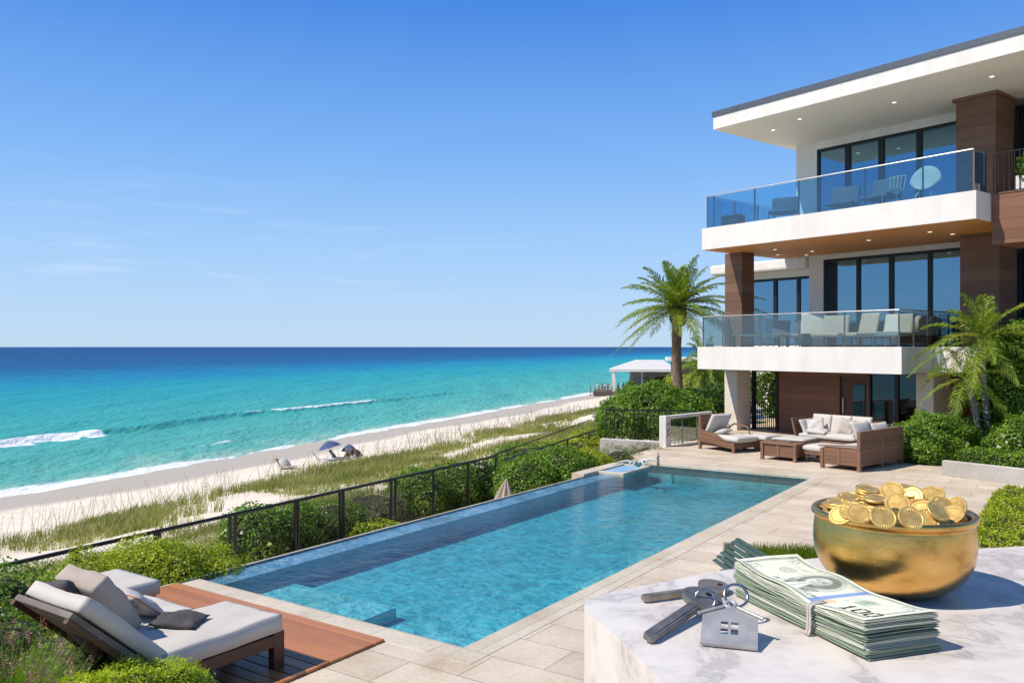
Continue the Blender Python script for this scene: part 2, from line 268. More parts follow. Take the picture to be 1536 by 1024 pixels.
# ---------------------------------------------------------------- mesh helpers
class MB:
    def __init__(s): s.bm = bmesh.new()
    def xf(s, vs, rot=None, loc=None, piv=(0, 0, 0)):
        if rot is not None:
            m = rot if isinstance(rot, Matrix) else Matrix.Rotation(rot[1], 4, rot[0])
            bmesh.ops.rotate(s.bm, verts=vs, cent=piv, matrix=m.to_3x3())
        if loc is not None: bmesh.ops.translate(s.bm, verts=vs, vec=loc)
    def box(s, x0, x1, y0, y1, z0, z1, bev=0, rot=None, piv=(0, 0, 0), seg=2):
        r = bmesh.ops.create_cube(s.bm, size=1); vs = r['verts']
        for v in vs: v.co = Vector((x0+(v.co.x+.5)*(x1-x0), y0+(v.co.y+.5)*(y1-y0), z0+(v.co.z+.5)*(z1-z0)))
        if bev:
            es = list({e for v in vs for e in v.link_edges})
            r = bmesh.ops.bevel(s.bm, geom=es, offset=bev, segments=seg, profile=.5, affect='EDGES'); vs = list({v for f in r['faces'] for v in f.verts} | {v for v in vs if v.is_valid})
        if rot is not None: s.xf(vs, rot, piv=piv)
        return s
    def cyl(s, p0, p1, r0, r1=None, seg=12):
        p0, p1 = Vector(p0), Vector(p1); d = p1-p0; r1 = r0 if r1 is None else r1
        m = Matrix.Translation((p0+p1)/2) @ d.to_track_quat('Z', 'Y').to_matrix().to_4x4()
        bmesh.ops.create_cone(s.bm, cap_ends=True, segments=seg, radius1=r0, radius2=r1, depth=d.length, matrix=m); return s
    def tube(s, pts, r, seg=8, closed=False):
        pts = [Vector(p) for p in pts]; n = len(pts); rings = []
        rr = r if hasattr(r, '__len__') else [r]*n
        up = Vector((0, 0, 1)); prev = None
        for i in range(n):
            a = pts[(i-1) % n] if (closed or i > 0) else pts[i]; b = pts[(i+1) % n] if (closed or i < n-1) else pts[i]
            t = (b-a).normalized()
            if prev is None:
                x = t.cross(up); x = t.cross(Vector((1, 0, 0))) if x.length < .05 else x
            else: x = prev-t*prev.dot(t)
            x.normalize(); prev = x; y = t.cross(x)
            rings.append([s.bm.verts.new(pts[i]+(x*math.cos(2*math.pi*k/seg)+y*math.sin(2*math.pi*k/seg))*rr[i]) for k in range(seg)])
        for i in range(n if closed else n-1):
            A, B = rings[i], rings[(i+1) % n]
            for k in range(seg): s.bm.faces.new((A[k], A[(k+1) % seg], B[(k+1) % seg], B[k]))
        if not closed: s.bm.faces.new(rings[0][::-1]); s.bm.faces.new(rings[-1])
        return s
    def lathe(s, prof, seg=48, c=(0, 0)):
        rings = []
        for r, z in prof:
            if r < 1e-6: rings.append([s.bm.verts.new((c[0], c[1], z))])
            else: rings.append([s.bm.verts.new((c[0]+r*math.cos(2*math.pi*k/seg), c[1]+r*math.sin(2*math.pi*k/seg), z)) for k in range(seg)])
        for A, B in zip(rings, rings[1:]):
            for k in range(seg):
                k2 = (k+1) % seg
                if len(A) == 1 and len(B) == 1: continue
                if len(A) == 1: s.bm.faces.new((A[0], B[k2], B[k]))
                elif len(B) == 1: s.bm.faces.new((A[k], A[k2], B[0]))
                else: s.bm.faces.new((A[k], A[k2], B[k2], B[k]))
        return s
    def prism(s, poly, z0, z1, bev=0, seg=3):
        bot = [s.bm.verts.new((x, y, z0)) for x, y in poly]; top = [s.bm.verts.new((x, y, z1)) for x, y in poly]; n = len(poly)
        fs = [s.bm.faces.new(bot[::-1]), s.bm.faces.new(top)]
        for i in range(n): fs.append(s.bm.faces.new((bot[i], bot[(i+1) % n], top[(i+1) % n], top[i])))
        if bev:
            bmesh.ops.bevel(s.bm, geom=[e for e in fs[1].edges], offset=bev, segments=seg, profile=.5, affect='EDGES')
        return s
    def cushion(s, c, size, rot=None, pillow=False, seg=14, bulge=.25, wob=.0, side=.45):
        """soft pad; pillow=True thins out to a seam at the rim"""
        w_, d_, h_ = size; sd = random.random()*50
        g = [[[None]*2 for _ in range(seg+1)] for _ in range(seg+1)]; M4 = Matrix.Translation(c) @ (rot.to_4x4() if rot is not None else Matrix())
        vs = {}
        n = seg
        for i in range(n+1):
            for j in range(n+1):
                u = -1+2*i/n; v = -1+2*j/n
                e = max(0, (1-abs(u)**6)*(1-abs(v)**6))
                if pillow:
                    k = (max(0, 1-abs(u)**2.4)*max(0, 1-abs(v)**2.4))**.55; sx = 1-.07*(1-abs(v)**2)*(u*u); sy = 1-.07*(1-abs(u)**2)*(v*v)
                else:
                    k = e**.35*(1-bulge)+bulge*((1-u*u)*(1-v*v))**.5; sx = sy = 1
                nz = mnoise.noise(Vector((u*1.7+sd, v*1.7, sd)))*wob+mnoise.noise(Vector((u*5+sd, v*5, sd)))*wob*.3
                for t in (0, 1):
                    rim = i in (0, n) or j in (0, n)
                    if t == 1 and rim and pillow: vs[i, j, 1] = vs[i, j, 0]; continue
                    zz = (h_/2)*(k if pillow else (side+(1-side)*k))*(1 if t else -1)
                    if not pillow: 
                        inset = 1-.02*(0 if not rim else 1)
                    else: inset = 1
                    vs[i, j, t] = s.bm.verts.new(M4 @ Vector((u*sx*inset*w_/2, v*sy*inset*d_/2, zz+nz*h_*(1 if t else .3))))
        for i in range(n):
            for j in range(n):
                for t in (0, 1):
                    q = [vs[i, j, t], vs[i+1, j, t], vs[i+1, j+1, t], vs[i, j+1, t]]
                    q = q if t else q[::-1]
                    u2 = []
                    for x in q:
                        if x not in u2: u2.append(x)
                    if len(u2) > 2:
                        try: s.bm.faces.new(u2)
                        except ValueError: pass
        if not pillow:
            for i in range(n):
                s.bm.faces.new((vs[i, 0, 0], vs[i+1, 0, 0], vs[i+1, 0, 1], vs[i, 0, 1])); s.bm.faces.new((vs[i+1, n, 0], vs[i, n, 0], vs[i, n, 1], vs[i+1, n, 1]))
                s.bm.faces.new((vs[0, i+1, 0], vs[0, i, 0], vs[0, i, 1], vs[0, i+1, 1])); s.bm.faces.new((vs[n, i, 0], vs[n, i+1, 0], vs[n, i+1, 1], vs[n, i, 1]))
        return s
    def build(s, name, m, parent=None, smooth=None, recalc=True):
        if recalc: bmesh.ops.recalc_face_normals(s.bm, faces=s.bm.faces[:])
        me = bpy.data.meshes.new(name); s.bm.to_mesh(me); s.bm.free()
        o = bpy.data.objects.new(name, me); C.objects.link(o)
        for x in (m if isinstance(m, (list, tuple)) else [m]): me.materials.append(M[x] if isinstance(x, str) else x)
        if parent is not None: o.parent = parent
        if smooth:
            for p in me.polygons: p.use_smooth = True
            if smooth < 3: me.set_sharp_from_angle(angle=smooth)
        return o
def thing(name, label, cat, loc=(0, 0, 0), rotz=0, group=None):
    o = bpy.data.objects.new(name, None); C.objects.link(o); o.location = loc; o.rotation_euler = (0, 0, rotz); o.empty_display_size = .2
    o['label'] = label; o['category'] = cat
    if group: o['group'] = group
    return o
def tag(o, label, cat, group=None):
    o['label'] = label; o['category'] = cat
    if group: o['group'] = group
    return o
def structure(o): o['kind'] = 'structure'; return o
def stuff(o, label, cat): o['kind'] = 'stuff'; o['label'] = label; o['category'] = cat; return o
def dup(root, loc, rotz=0, label=None, group=None, scale=None):
    r = root.copy(); C.objects.link(r); r.location = loc; r.rotation_euler = (0, 0, rotz)
    if label: r['label'] = label
    if group: r['group'] = group
    if scale: r.scale = scale
    for ch in list(root.children):
        c = ch.copy(); C.objects.link(c); c.parent = r
        for g in ch.children:
            k = g.copy(); C.objects.link(k); k.parent = c
    return r
def quads(name, V, m, parent=None, mi=None, mats=None, smooth=False):
    V = np.asarray(V, dtype=np.float32).reshape(-1, 3); n = len(V)//4
    me = bpy.data.meshes.new(name); me.vertices.add(n*4); me.vertices.foreach_set('co', V.ravel())
    me.loops.add(n*4); me.loops.foreach_set('vertex_index', np.arange(n*4, dtype=np.int32))
    me.polygons.add(n); me.polygons.foreach_set('loop_start', np.arange(0, n*4, 4, dtype=np.int32))
    for x in (mats or [m]): me.materials.append(M[x])
    if mi is not None: me.polygons.foreach_set('material_index', np.asarray(mi, dtype=np.int32))
    me.update(calc_edges=True); me.validate()
    o = bpy.data.objects.new(name, me); C.objects.link(o)
    if parent is not None: o.parent = parent
    return o
def grid(name, P, m, parent=None, smooth=True):
    """P: (ny, nx, 3) array of points -> one grid mesh"""
    ny, nx = P.shape[:2]; me = bpy.data.meshes.new(name)
    me.vertices.add(ny*nx); me.vertices.foreach_set('co', P.astype(np.float32).ravel())
    i = np.arange(ny-1)[:, None]*nx+np.arange(nx-1)[None, :]; q = np.stack([i, i+1, i+nx+1, i+nx], -1).reshape(-1)
    n = (ny-1)*(nx-1); me.loops.add(n*4); me.loops.foreach_set('vertex_index', q.astype(np.int32))
    me.polygons.add(n); me.polygons.foreach_set('loop_start', np.arange(0, n*4, 4, dtype=np.int32))
    me.polygons.foreach_set('use_smooth', np.full(n, smooth)); me.materials.append(M[m] if isinstance(m, str) else m); me.update(calc_edges=True)
    o = bpy.data.objects.new(name, me); C.objects.link(o)
    if parent is not None: o.parent = parent
    return o
def attr(o, name, vals):
    a = o.data.attributes.new(name, 'FLOAT', 'POINT'); a.data.foreach_set('value', np.asarray(vals, dtype=np.float32).ravel())
def unit(v): return v/np.maximum(1e-9, np.linalg.norm(v, axis=-1, keepdims=True))
def leaf_quads(P, Nrm, l, w_, spread=.8, lj=.35):
    n = len(P); nn = unit(Nrm+rng.normal(size=(n, 3))*spread)
    a = unit(np.cross(nn, rng.normal(size=(n, 3)))); b = np.cross(nn, a)
    L_ = (l*(1+rng.uniform(-lj, lj, (n, 1))))/2; W_ = (w_*(1+rng.uniform(-lj, lj, (n, 1))))/2
    return np.stack([P-a*L_, P+b*W_-a*L_*.1+nn*W_*.3, P+a*L_, P-b*W_-a*L_*.1+nn*W_*.3], 1)
def bush(name, label, cat, loc, lumps, n, l, w_, m, group=None, spread=.8, flowers=0, flat=0, part='foliage', fm='flower', up=.25, shade_core=True):
    """lumps: list of (cx,cy,cz,rx,ry,rz) in local coordinates; leaves fill the outer shells, a solid dark core inside stands in for the inner shade"""
    t = thing(name, label, cat, loc, 0, group)
    Lm = np.array(lumps, float); area = (Lm[:, 3]*Lm[:, 4]+Lm[:, 5]*Lm[:, 3]+Lm[:, 4]*Lm[:, 5]); pr = area/area.sum()
    k = rng.choice(len(Lm), size=int(n*1.5), p=pr); u = unit(rng.normal(size=(len(k), 3)))
    ph = rng.uniform(0, 9, (len(Lm), 3))
    ruf = 1+.09*np.sin(u[:, 0]*7+ph[k, 0])*np.sin(u[:, 1]*6+ph[k, 1])+.07*np.sin(u[:, 2]*9+u[:, 0]*5+ph[k, 2])
    rr = ruf*(1-np.abs(rng.normal(size=len(k)))*.10)+rng.exponential(.032, len(k))
    P = Lm[k, :3]+u*Lm[k, 3:]*rr[:, None]
    ok = np.ones(len(P), bool)
    for q in Lm: ok &= (((P-q[:3])/(q[3:]*.80))**2).sum(1) > 1
    ok &= P[:, 2] > -.02
    P, u = P[ok][:n], u[ok][:n]
    V = leaf_quads(P, u+np.array([0, 0, up]), l, w_, spread)
    o = quads(part, V, m, t)
    b = MB()
    for q in (Lm if shade_core else []):
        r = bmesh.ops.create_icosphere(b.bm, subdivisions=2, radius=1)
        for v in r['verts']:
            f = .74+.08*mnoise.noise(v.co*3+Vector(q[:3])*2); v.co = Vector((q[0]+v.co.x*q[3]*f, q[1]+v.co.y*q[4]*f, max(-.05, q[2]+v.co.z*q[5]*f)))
    if shade_core: b.build('shade_core', 'shade_fill', t)
    if flowers:
        i = rng.choice(len(P), min(flowers, len(P)), replace=False); quads('blossom', leaf_quads(P[i]+u[i]*.03, u[i], l*1.3, l*1.1, .4), fm, t)
    return t
def boxbush(name, label, cat, loc, rotz, size, n, l, w_, m, group=None, round_=.12):
    t = thing(name, label, cat, loc, rotz, group); X, Y, Z = size
    ar = np.array([X*Y, X*Z, X*Z, Y*Z, Y*Z]); f = rng.choice(5, n, p=ar/ar.sum()); a, c = rng.uniform(size=n), rng.uniform(size=n)
    P = np.zeros((n, 3)); Nn = np.zeros((n, 3))
    for k, (fn, nr) in enumerate([(lambda a, c: (a*X, c*Y, a*0+Z), (0, 0, 1)), (lambda a, c: (a*X, a*0, c*Z), (0, -1, 0)), (lambda a, c: (a*X, a*0+Y, c*Z), (0, 1, 0)), (lambda a, c: (a*0, c*Y, a*Z), (-1, 0, 0)), (lambda a, c: (a*0+X, c*Y, a*Z), (1, 0, 0))]):
        i = f == k; P[i] = np.stack(fn(a[i], c[i]), 1); Nn[i] = nr
    # soften edges
    ctr = np.array([X/2, Y/2, Z*.45]); hs_ = np.array([X/2, Y/2, Z*.55]); q = (P-ctr)/hs_; rr = (np.abs(q)**14).sum(1)**(1/14); P = ctr+(P-ctr)/rr[:, None]
    bumpy = .03*np.sin(P[:, 0]*5)*np.sin(P[:, 1]*4.3+1)+.02*np.sin(P[:, 0]*13+P[:, 1]*9)
    P += Nn*(bumpy[:, None]-np.abs(rng.normal(size=(n, 1)))*.03+rng.exponential(.012, (n, 1)))
    quads('foliage', leaf_quads(P, Nn, l, w_, .8), m, t)
    MB().box(.06, X-.06, .06, Y-.06, 0, Z-.08, bev=.08).build('shade_core', 'shade_fill', t)  # solid dark block added inside, colour imitating shade between the leaves
    return t

# ---------------------------------------------------------------- frames of reference
A = Vector((-3.97, 10.61, 0)); PR = R(-34.5)                  # pool corner and the pool's own axes
E1 = Vector((math.cos(PR), math.sin(PR), 0)); E2 = Vector((-math.sin(PR), math.cos(PR), 0))
def W(p, q, z=0): return A+E1*p+E2*q+Vector((0, 0, z))
PW, PL = 4.24, 13.1
HO = Vector((6.56, 29.2, 0)); HR = math.atan2(-.788, .616)    # villa corner; local x runs along the facade, y into the house
HX = Vector((.616, -.788, 0)); HY = Vector((.788, .616, 0))
def HW(a, b, z=0): return HO+HX*a+HY*b+Vector((0, 0, z))
def shore(x, y): return (x+34)*.92-(y-55)*.39, (x+34)*.39+(y-55)*.92
def unshore(s, t): return -34+s*.92+t*.39, 55-s*.39+t*.92
def sines(x, y, seed=0, f=1.0):
    r = np.random.default_rng(seed); o = 0
    for k in range(7):
        a = r.uniform(0, 6.28); g = f*(1+.8*k*.6); o = o+np.sin((x*math.cos(a)+y*math.sin(a))*g+r.uniform(0, 6.28))/(1+.4*k)
    return o/2.6
PS = [-400, -60, 0, 8, 14, 18, 24, 30, 38, 42, 46, 52, 400]; PZ = [-16, -10, -7.02, -6.5, -6.1, -5.6, -4.8, -4.0, -2.2, -1.35, -1.05, -.55, -.5]
def ground_z(x, y):
    s, t = shore(x, y); z = np.interp(s, PS, PZ)
    hump = np.clip((s-17)/6, 0, 1)*np.clip((43-s)/5, 0, 1)
    z = z+hump*(.35*sines(x, y, 3, .22)+.12*sines(x, y, 4, .8))+np.clip(s-2, 0, 1)*.03*sines(x, y, 5, 1.2)
    px_ = (x-A.x)*E1.x+(y-A.y)*E1.y; q_ = (x-A.x)*E2.x+(y-A.y)*E2.y
    under = (px_ > .1) & (q_ > -9) & (q_ < 13.6) & (px_ < 14)
    z = np.where(under, -2.6, z)
    inl = (px_ > -1.0) & (q_ > 13.5) & (px_ < 40) & (q_ < 40)
    z = np.where(inl, np.minimum(z, -.45), z)
    return z
# ================================================================= SETTING
# ---- sand and dunes
xs = np.concatenate([np.geomspace(-400, -46, 14), np.arange(-45, -12, 1.0), np.arange(-12, 18, .5), np.arange(18, 60, 1.5), np.geomspace(60, 900, 26)])
ys = np.concatenate([np.arange(-30, 4, 2.0), np.arange(4, 46, .5), np.arange(46, 130, 1.2), np.arange(130, 260, 4), np.geomspace(260, 3000, 18)])
GX, GY = np.meshgrid(xs, ys); GZ = ground_z(GX, GY)
ms, mn, mp_, mo = mat_base('dune_sand')
def A_(n, name):
    a = n.nodes.new('ShaderNodeAttribute'); a.attribute_name = name; return a.outputs['Fac']
base = ramp(mn, noise_tex(mn, .35, detail=8, rough=.65), [(.3, (.72, .62, .49)), (.7, (.86, .77, .64))])
fine = ramp(mn, noise_tex(mn, 9, detail=6), [(.35, (.78, .77, .75)), (.6, (1, 1, 1))])
mxa = mn.nodes.new('ShaderNodeMix'); mxa.data_type = 'RGBA'; mxa.blend_type = 'MULTIPLY'; mxa.inputs['Factor'].default_value = .55; mn.links.new(base, mxa.inputs['A']); mn.links.new(fine, mxa.inputs['B'])
mxb = mn.nodes.new('ShaderNodeMix'); mxb.data_type = 'RGBA'; mxb.inputs['B'].default_value = (.44, .39, .33, 1); mn.links.new(A_(mn, 'wet'), mxb.inputs['Factor']); mn.links.new(mxa.outputs['Result'], mxb.inputs['A'])
mxc = mn.nodes.new('ShaderNodeMix'); mxc.data_type = 'RGBA'; mxc.inputs['B'].default_value = (.40, .37, .20, 1); mn.links.new(A_(mn, 'turf'), mxc.inputs['Factor']); mn.links.new(mxb.outputs['Result'], mxc.inputs['A'])
mn.links.new(mxc.outputs['Result'], mp_.inputs['Base Color']); mp_.inputs['Roughness'].default_value = .85; mp_.inputs['Specular IOR Level'].default_value = .2
bump(mn, mp_, noise_tex(mn, 2.2, detail=8, rough=.6), .5, .08); M['sand'] = ms
ground = structure(grid('beach', np.stack([GX, GY, GZ], -1), 'sand'))
def grass_density(x, y):
    s, t = shore(x, y)
    patch = sines(x, y, 21, .16)+.5*sines(x, y, 22, .5)
    d = np.clip((s-17.6-1.2*sines(t, t*0, 8, .12))/2.2, 0, 1)*np.clip((41.6-s)/1.5, 0, 1)
    bare = np.clip(1-np.abs(s-30.5-1.5*sines(t, t*0, 9, .06))/4.4, 0, 1)*np.clip((t-2)/16, 0, 1)*np.clip(1.1+.5*sines(x, y, 27, .12), 0, 1.3)
    edge = np.clip(1-np.abs(s-39)/2.2, 0, 1)*.5
    return np.clip(d*(.46+1.35*patch)-2.0*bare-edge, 0, 1)
S_, T_ = shore(GX, GY); gd = grass_density(GX, GY)
attr(ground, 'wet', np.clip((8.6+1.2*np.sin(T_*.11)+.5*np.sin(T_*.37)-S_)/1.6, 0, 1))
attr(ground, 'turf', np.clip(gd*.6+np.clip((S_-50)/6, 0, 1)*.8, 0, 1))

# ---- sea, with a breaking wave line, a spilling wave and the wash on the sand
ss = np.concatenate([np.arange(4, -40, -.33), np.arange(-40, -110, -1.2), -np.geomspace(112, 30000, 50)])
ts = np.concatenate([-np.geomspace(4000, 62, 20), np.arange(-60, 230, 1.0), np.geomspace(232, 40000, 40)])
TT, SS = np.meshgrid(ts, ss); SX, SY = unshore(SS, TT)
crest = -27.3-2.2*np.exp(-((TT-58)/16)**2)+.5*np.sin(TT*.21)+.25*np.sin(TT*.7)
dc = SS-crest
amp = np.clip((TT+30)/30, 0, 1)*np.clip((150-TT)/60, 0, 1)
h1 = .62*amp*np.where(dc > 0, np.exp(-(dc/.75)**2), np.exp(-(dc/2.4)**2))
h2 = .22*np.exp(-((SS+9.2+.5*np.sin(TT*.2))/1.1)**2)*np.clip(1-np.abs(TT-32)/24, 0, 1)
h3 = .22*np.exp(-((SS+15+1.2*np.sin(TT*.05+1))/2.0)**2)+.2*np.exp(-((SS+41+2*np.sin(TT*.04))/3)**2)
near = np.clip((130+SS)/100, 0, 1)
SZ = -7+h1+h2+h3+near*.06*sines(SX, SY, 31, .5)
f1 = np.clip(1.25-np.abs(dc-.5)/(1.2+.5*np.sin(TT*1.3)+.3*np.sin(TT*3.1)), 0, 1)*np.clip((31.5-TT)/2.5, 0, 1)*np.clip((TT+60)/20, 0, 1)*1.5
f1b = .42*np.clip(1-np.abs(dc-2.6)/3.2, 0, 1)*np.clip((36-TT)/6, 0, 1)
f2 = .95*np.clip(1.1-np.abs(dc-.15)/(.65+.2*np.sin(TT*1.7)), 0, 1)*np.clip((TT-56)/8, 0, 1)*np.clip((93-TT)/5, 0, 1)+.6*np.clip(1-np.abs(dc)/.4, 0, 1)*np.clip((TT-40)/14, 0, 1)*np.clip((62-TT)/4, 0, 1)
f3 = .62*np.clip(1.1-np.abs(SS+8.4+.5*np.sin(TT*.2))/1.7, 0, 1)*np.clip(1-np.abs(TT-30)/11, 0, 1)
wash = 3.0+.9*np.sin(TT*.16)+.6*np.sin(TT*.43+1)+.3*np.sin(TT*1.1)
f4 = np.clip(1.25*(SS+wash)/(wash*.9), 0, 1)*(.80+.2*np.sin(TT*.09+2)+.12*np.sin(TT*.5))
f4b = .40*np.clip(1-np.abs(SS+6.2+.8*np.sin(TT*.13))/2.4, 0, 1)*(.7+.4*np.sin(TT*.17+1)); f5 = .55*np.clip(1-np.abs(SS+26+1.5*np.sin(TT*.05))/1.2, 0, 1)*np.clip(1-np.abs(TT-158)/8, 0, 1)
foam = np.clip(f1+f1b+f2+f3+f4+f4b+f5, 0, 1.6)
seam, n_, p_, o_ = mat_base('sea_water'); N = n_.nodes; Lk = n_.links.new
off = A_(n_, 'off'); nz = noise_tex(n_, .022, detail=7, stretch=(1, 1, 1), rough=.6)
ma = N.new('ShaderNodeMath'); ma.operation = 'MULTIPLY_ADD'; ma.inputs[1].default_value = .20; ma.inputs[2].default_value = -.10; Lk(nz, ma.inputs[0])
nz2 = noise_tex(n_, .30, detail=9, stretch=(1, .5, 1), rough=.72, rot=(0, 0, R(23)))
mb_ = N.new('ShaderNodeMath'); mb_.operation = 'MULTIPLY_ADD'; mb_.inputs[1].default_value = .30; mb_.inputs[2].default_value = -.15; Lk(nz2, mb_.inputs[0])
ad = N.new('ShaderNodeMath'); Lk(off, ad.inputs[0]); Lk(ma.outputs[0], ad.inputs[1]); ad1 = N.new('ShaderNodeMath'); Lk(ad.outputs[0], ad1.inputs[0]); Lk(mb_.outputs[0], ad1.inputs[1])
colr = ramp(n_, ad1.outputs[0], [(0, (.34, .52, .43)), (.12, (.10, .41, .35)), (.33, (.045, .36, .35)), (.50, (.015, .31, .37)), (.61, (.007, .21, .37)), (.74, (.008, .105, .26)), (1, (.010, .062, .19))])
fo = A_(n_, 'foam'); fn = noise_tex(n_, 1.6, detail=9, rough=.72, stretch=(1, .55, 1), rot=(0, 0, R(23)))
fs = N.new('ShaderNodeMath'); fs.operation = 'ADD'; Lk(fo, fs.inputs[0]); Lk(fn, fs.inputs[1])
fr = N.new('ShaderNodeMapRange'); fr.inputs[1].default_value = .98; fr.inputs[2].default_value = 1.2; Lk(fs.outputs[0], fr.inputs[0])
mx = N.new('ShaderNodeMix'); mx.data_type = 'RGBA'; mx.inputs['B'].default_value = (.90, .91, .90, 1); Lk(fr.outputs[0], mx.inputs['Factor']); Lk(colr, mx.inputs['A'])
Lk(mx.outputs['Result'], p_.inputs['Base Color']); p_.inputs['Roughness'].default_value = .5; p_.inputs['Specular IOR Level'].default_value = .12
wv = noise_tex(n_, 1.1, detail=8, rough=.6, stretch=(1, .45, 1), rot=(0, 0, R(23))); wv2 = noise_tex(n_, .12, detail=5, rough=.5, stretch=(1, .3, 1), rot=(0, 0, R(23)))
wa = N.new('ShaderNodeMath'); wa.operation = 'MULTIPLY_ADD'; wa.inputs[1].default_value = 3; Lk(wv2, wa.inputs[0]); Lk(wv, wa.inputs[2])
bump(n_, p_, wa.outputs[0], .9, .8); M['sea'] = seam
sea = structure(grid('sea', np.stack([SX, SY, SZ], -1), 'sea'))
attr(sea, 'foam', foam)
dist = np.maximum(0, -SS)
attr(sea, 'off', np.interp(dist, [0, 5, 30, 70, 130, 220, 350, 700, 2000], [0.02, .12, .27, .41, .55, .67, .79, .92, 1]))

# ---- dune grass: blades in tufts, one mass
def dune_grass():
    K = 62000; t = rng.uniform(0, 1, K)**1.7*190-38; s = rng.uniform(17, 46, K); x, y = unshore(s, t)
    keep = (rng.uniform(size=K) < grass_density(x, y)) & (y > 3); x, y = x[keep], y[keep]
    dist = np.hypot(x, y); z = ground_z(x, y); n = len(x)
    per = np.where(dist < 45, 11, 6); idx = np.repeat(np.arange(n), per); m = len(idx); D = dist[idx]
    bx = x[idx]+rng.normal(size=m)*.13; by = y[idx]+rng.normal(size=m)*.13
    hgt = rng.uniform(.25, .80, m)*(.72+.5*sines(x, y, 41, .35)[idx]); wd = .0006*D*rng.uniform(.6, 1.2, m)+.003
    ang = rng.uniform(0, 6.28, m); ln = rng.uniform(.1, .5, m)*hgt; wind = .10*hgt
    B = np.stack([bx, by, z[idx]-.05], 1); dx = np.stack([np.cos(ang), np.sin(ang), 0*ang], 1)
    side = np.stack([np.ones(m), .2*rng.normal(size=m), 0*ang], 1)*(wd/2)[:, None]
    mid = B+dx*(ln*.3)[:, None]+np.stack([wind*.2, 0*ang, hgt*.6], 1); tip = B+dx*ln[:, None]+np.stack([wind, 0*ang, hgt], 1)
    q1 = np.stack([B-side, B+side, mid+side*.8, mid-side*.8], 1); q2 = np.stack([mid-side*.8, mid+side*.8, tip+side*.15, tip-side*.15], 1)
    V = np.stack([q1, q2], 1).reshape(-1, 4, 3)
    stuff(quads('dune_grass', V, 'dune_grass'), 'olive and straw coloured grass growing in tufts over the sandy dunes', 'dune grass')
    # sparse tall seed stalks standing out against the sand
    K = 1500; t = rng.uniform(-34, 60, K); s = rng.uniform(14.5, 23, K); x, y = unshore(s, t); k = (sines(x, y, 51, .5) > -.1) & (y > 8); x, y = x[k], y[k]; z = ground_z(x, y); m = len(x)
    D = np.hypot(x, y); h = rng.uniform(.7, 1.35, m); wd = .00022*D+.0015; lean = rng.normal(size=m)*.35
    B = np.stack([x, y, z], 1); sd_ = np.stack([wd, 0*wd, 0*wd], 1); T = B+np.stack([lean*h, rng.normal(size=m)*.1, h], 1)
    U = T+np.stack([lean*.35+.03, 0*h, .10-np.abs(lean)*.2], 1); wdh = np.stack([wd*2.4, 0*wd, 0*wd], 1)
    V = np.concatenate([np.stack([B-sd_, B+sd_, T+sd_*.6, T-sd_*.6], 1), np.stack([T-sd_, T*.5+U*.5-wdh, U, T*.5+U*.5+wdh], 1)])
    stuff(quads('seed_stalks', V, 'seedhead'), 'thin tall seed stalks standing along the seaward edge of the dune grass', 'grass stalks')
dune_grass()

# ---- patio paving, coping, pool
def pobj(b, name, m, parent=None, **k):
    o = b.build(name, m, parent, **k)
    if parent is None: o.location = A; o.rotation_euler = (0, 0, PR)
    return o
poly = [(-.1, -9), (18, -9), (18, 34), (-1.6, 34), (-1.6, 23), (-.75, 19.3), (-1.15, 16.5), (-1.0, 14.3), (-.25, 13.35), (PW+.3, 13.35), (PW+.3, -.3), (-.1, -.3)]
structure(pobj(MB().prism(poly, -.6, 0), 'patio_paving', 'paving'))
b = MB(); b.box(-.1, PW-.02, -.3, .02, -.06, .005, bev=.006).box(PW-.02, PW+.3, -.3, 13.35, -.06, .006, bev=.006).box(-.25, PW-.021, PL-.02, 13.35, -.06, .005, bev=.006)
structure(pobj(b, 'pool_coping', 'coping'))
pool = thing('swimming_pool', 'long infinity pool of blue tile running from the wooden deck to the sofas', 'pool', A, PR)
b = MB(); b.box(-.45, PW+.3, -.3, 13.35, -.62, -.47).box(0, PW, -.299, 0, -.47, -.061).box(PW, PW+.299, -.299, 13.349, -.47, -.061).box(0, PW, PL, 13.349, -.47, -.061)
b.build('shell', 'pooltile', pool)
b = MB(); b.box(-.45, 0, -.3, 13.35, -2.6, -.125).build('infinity_edge', 'pooledge', pool)
b = MB(); b.box(-.49, -.45, -.3, 13.1, -1.2, -.085, bev=.004).build('edge_lip', 'coping', pool)
b = MB(); b.box(.004, PW-.004, PL-.004, PL+.001, -.24, -.062).box(PW-.004, PW+.001, 0, PL-.004, -.24, -.062).build('waterline_tiles', 'darktile', pool)
b = MB(); b.box(.25, 2.15, .004, 1.3, -.468, -.30, bev=.015); b.build('shallow_ledge', 'pooltile', pool)
b = MB(); b.box(2.6, 4.22, .004, .9, -.468, -.30, bev=.015).box(2.6, 4.22, .9, 1.3, -.468, -.38, bev=.015); b.build('step', 'pooltile', pool)
b = MB(); b.box(3.6, 4.236, 3.3, 4.3, -.468, -.27, bev=.015).box(3.6, 4.236, 4.9, 5.8, -.468, -.27, bev=.015).build('bench', 'pooltile', pool)
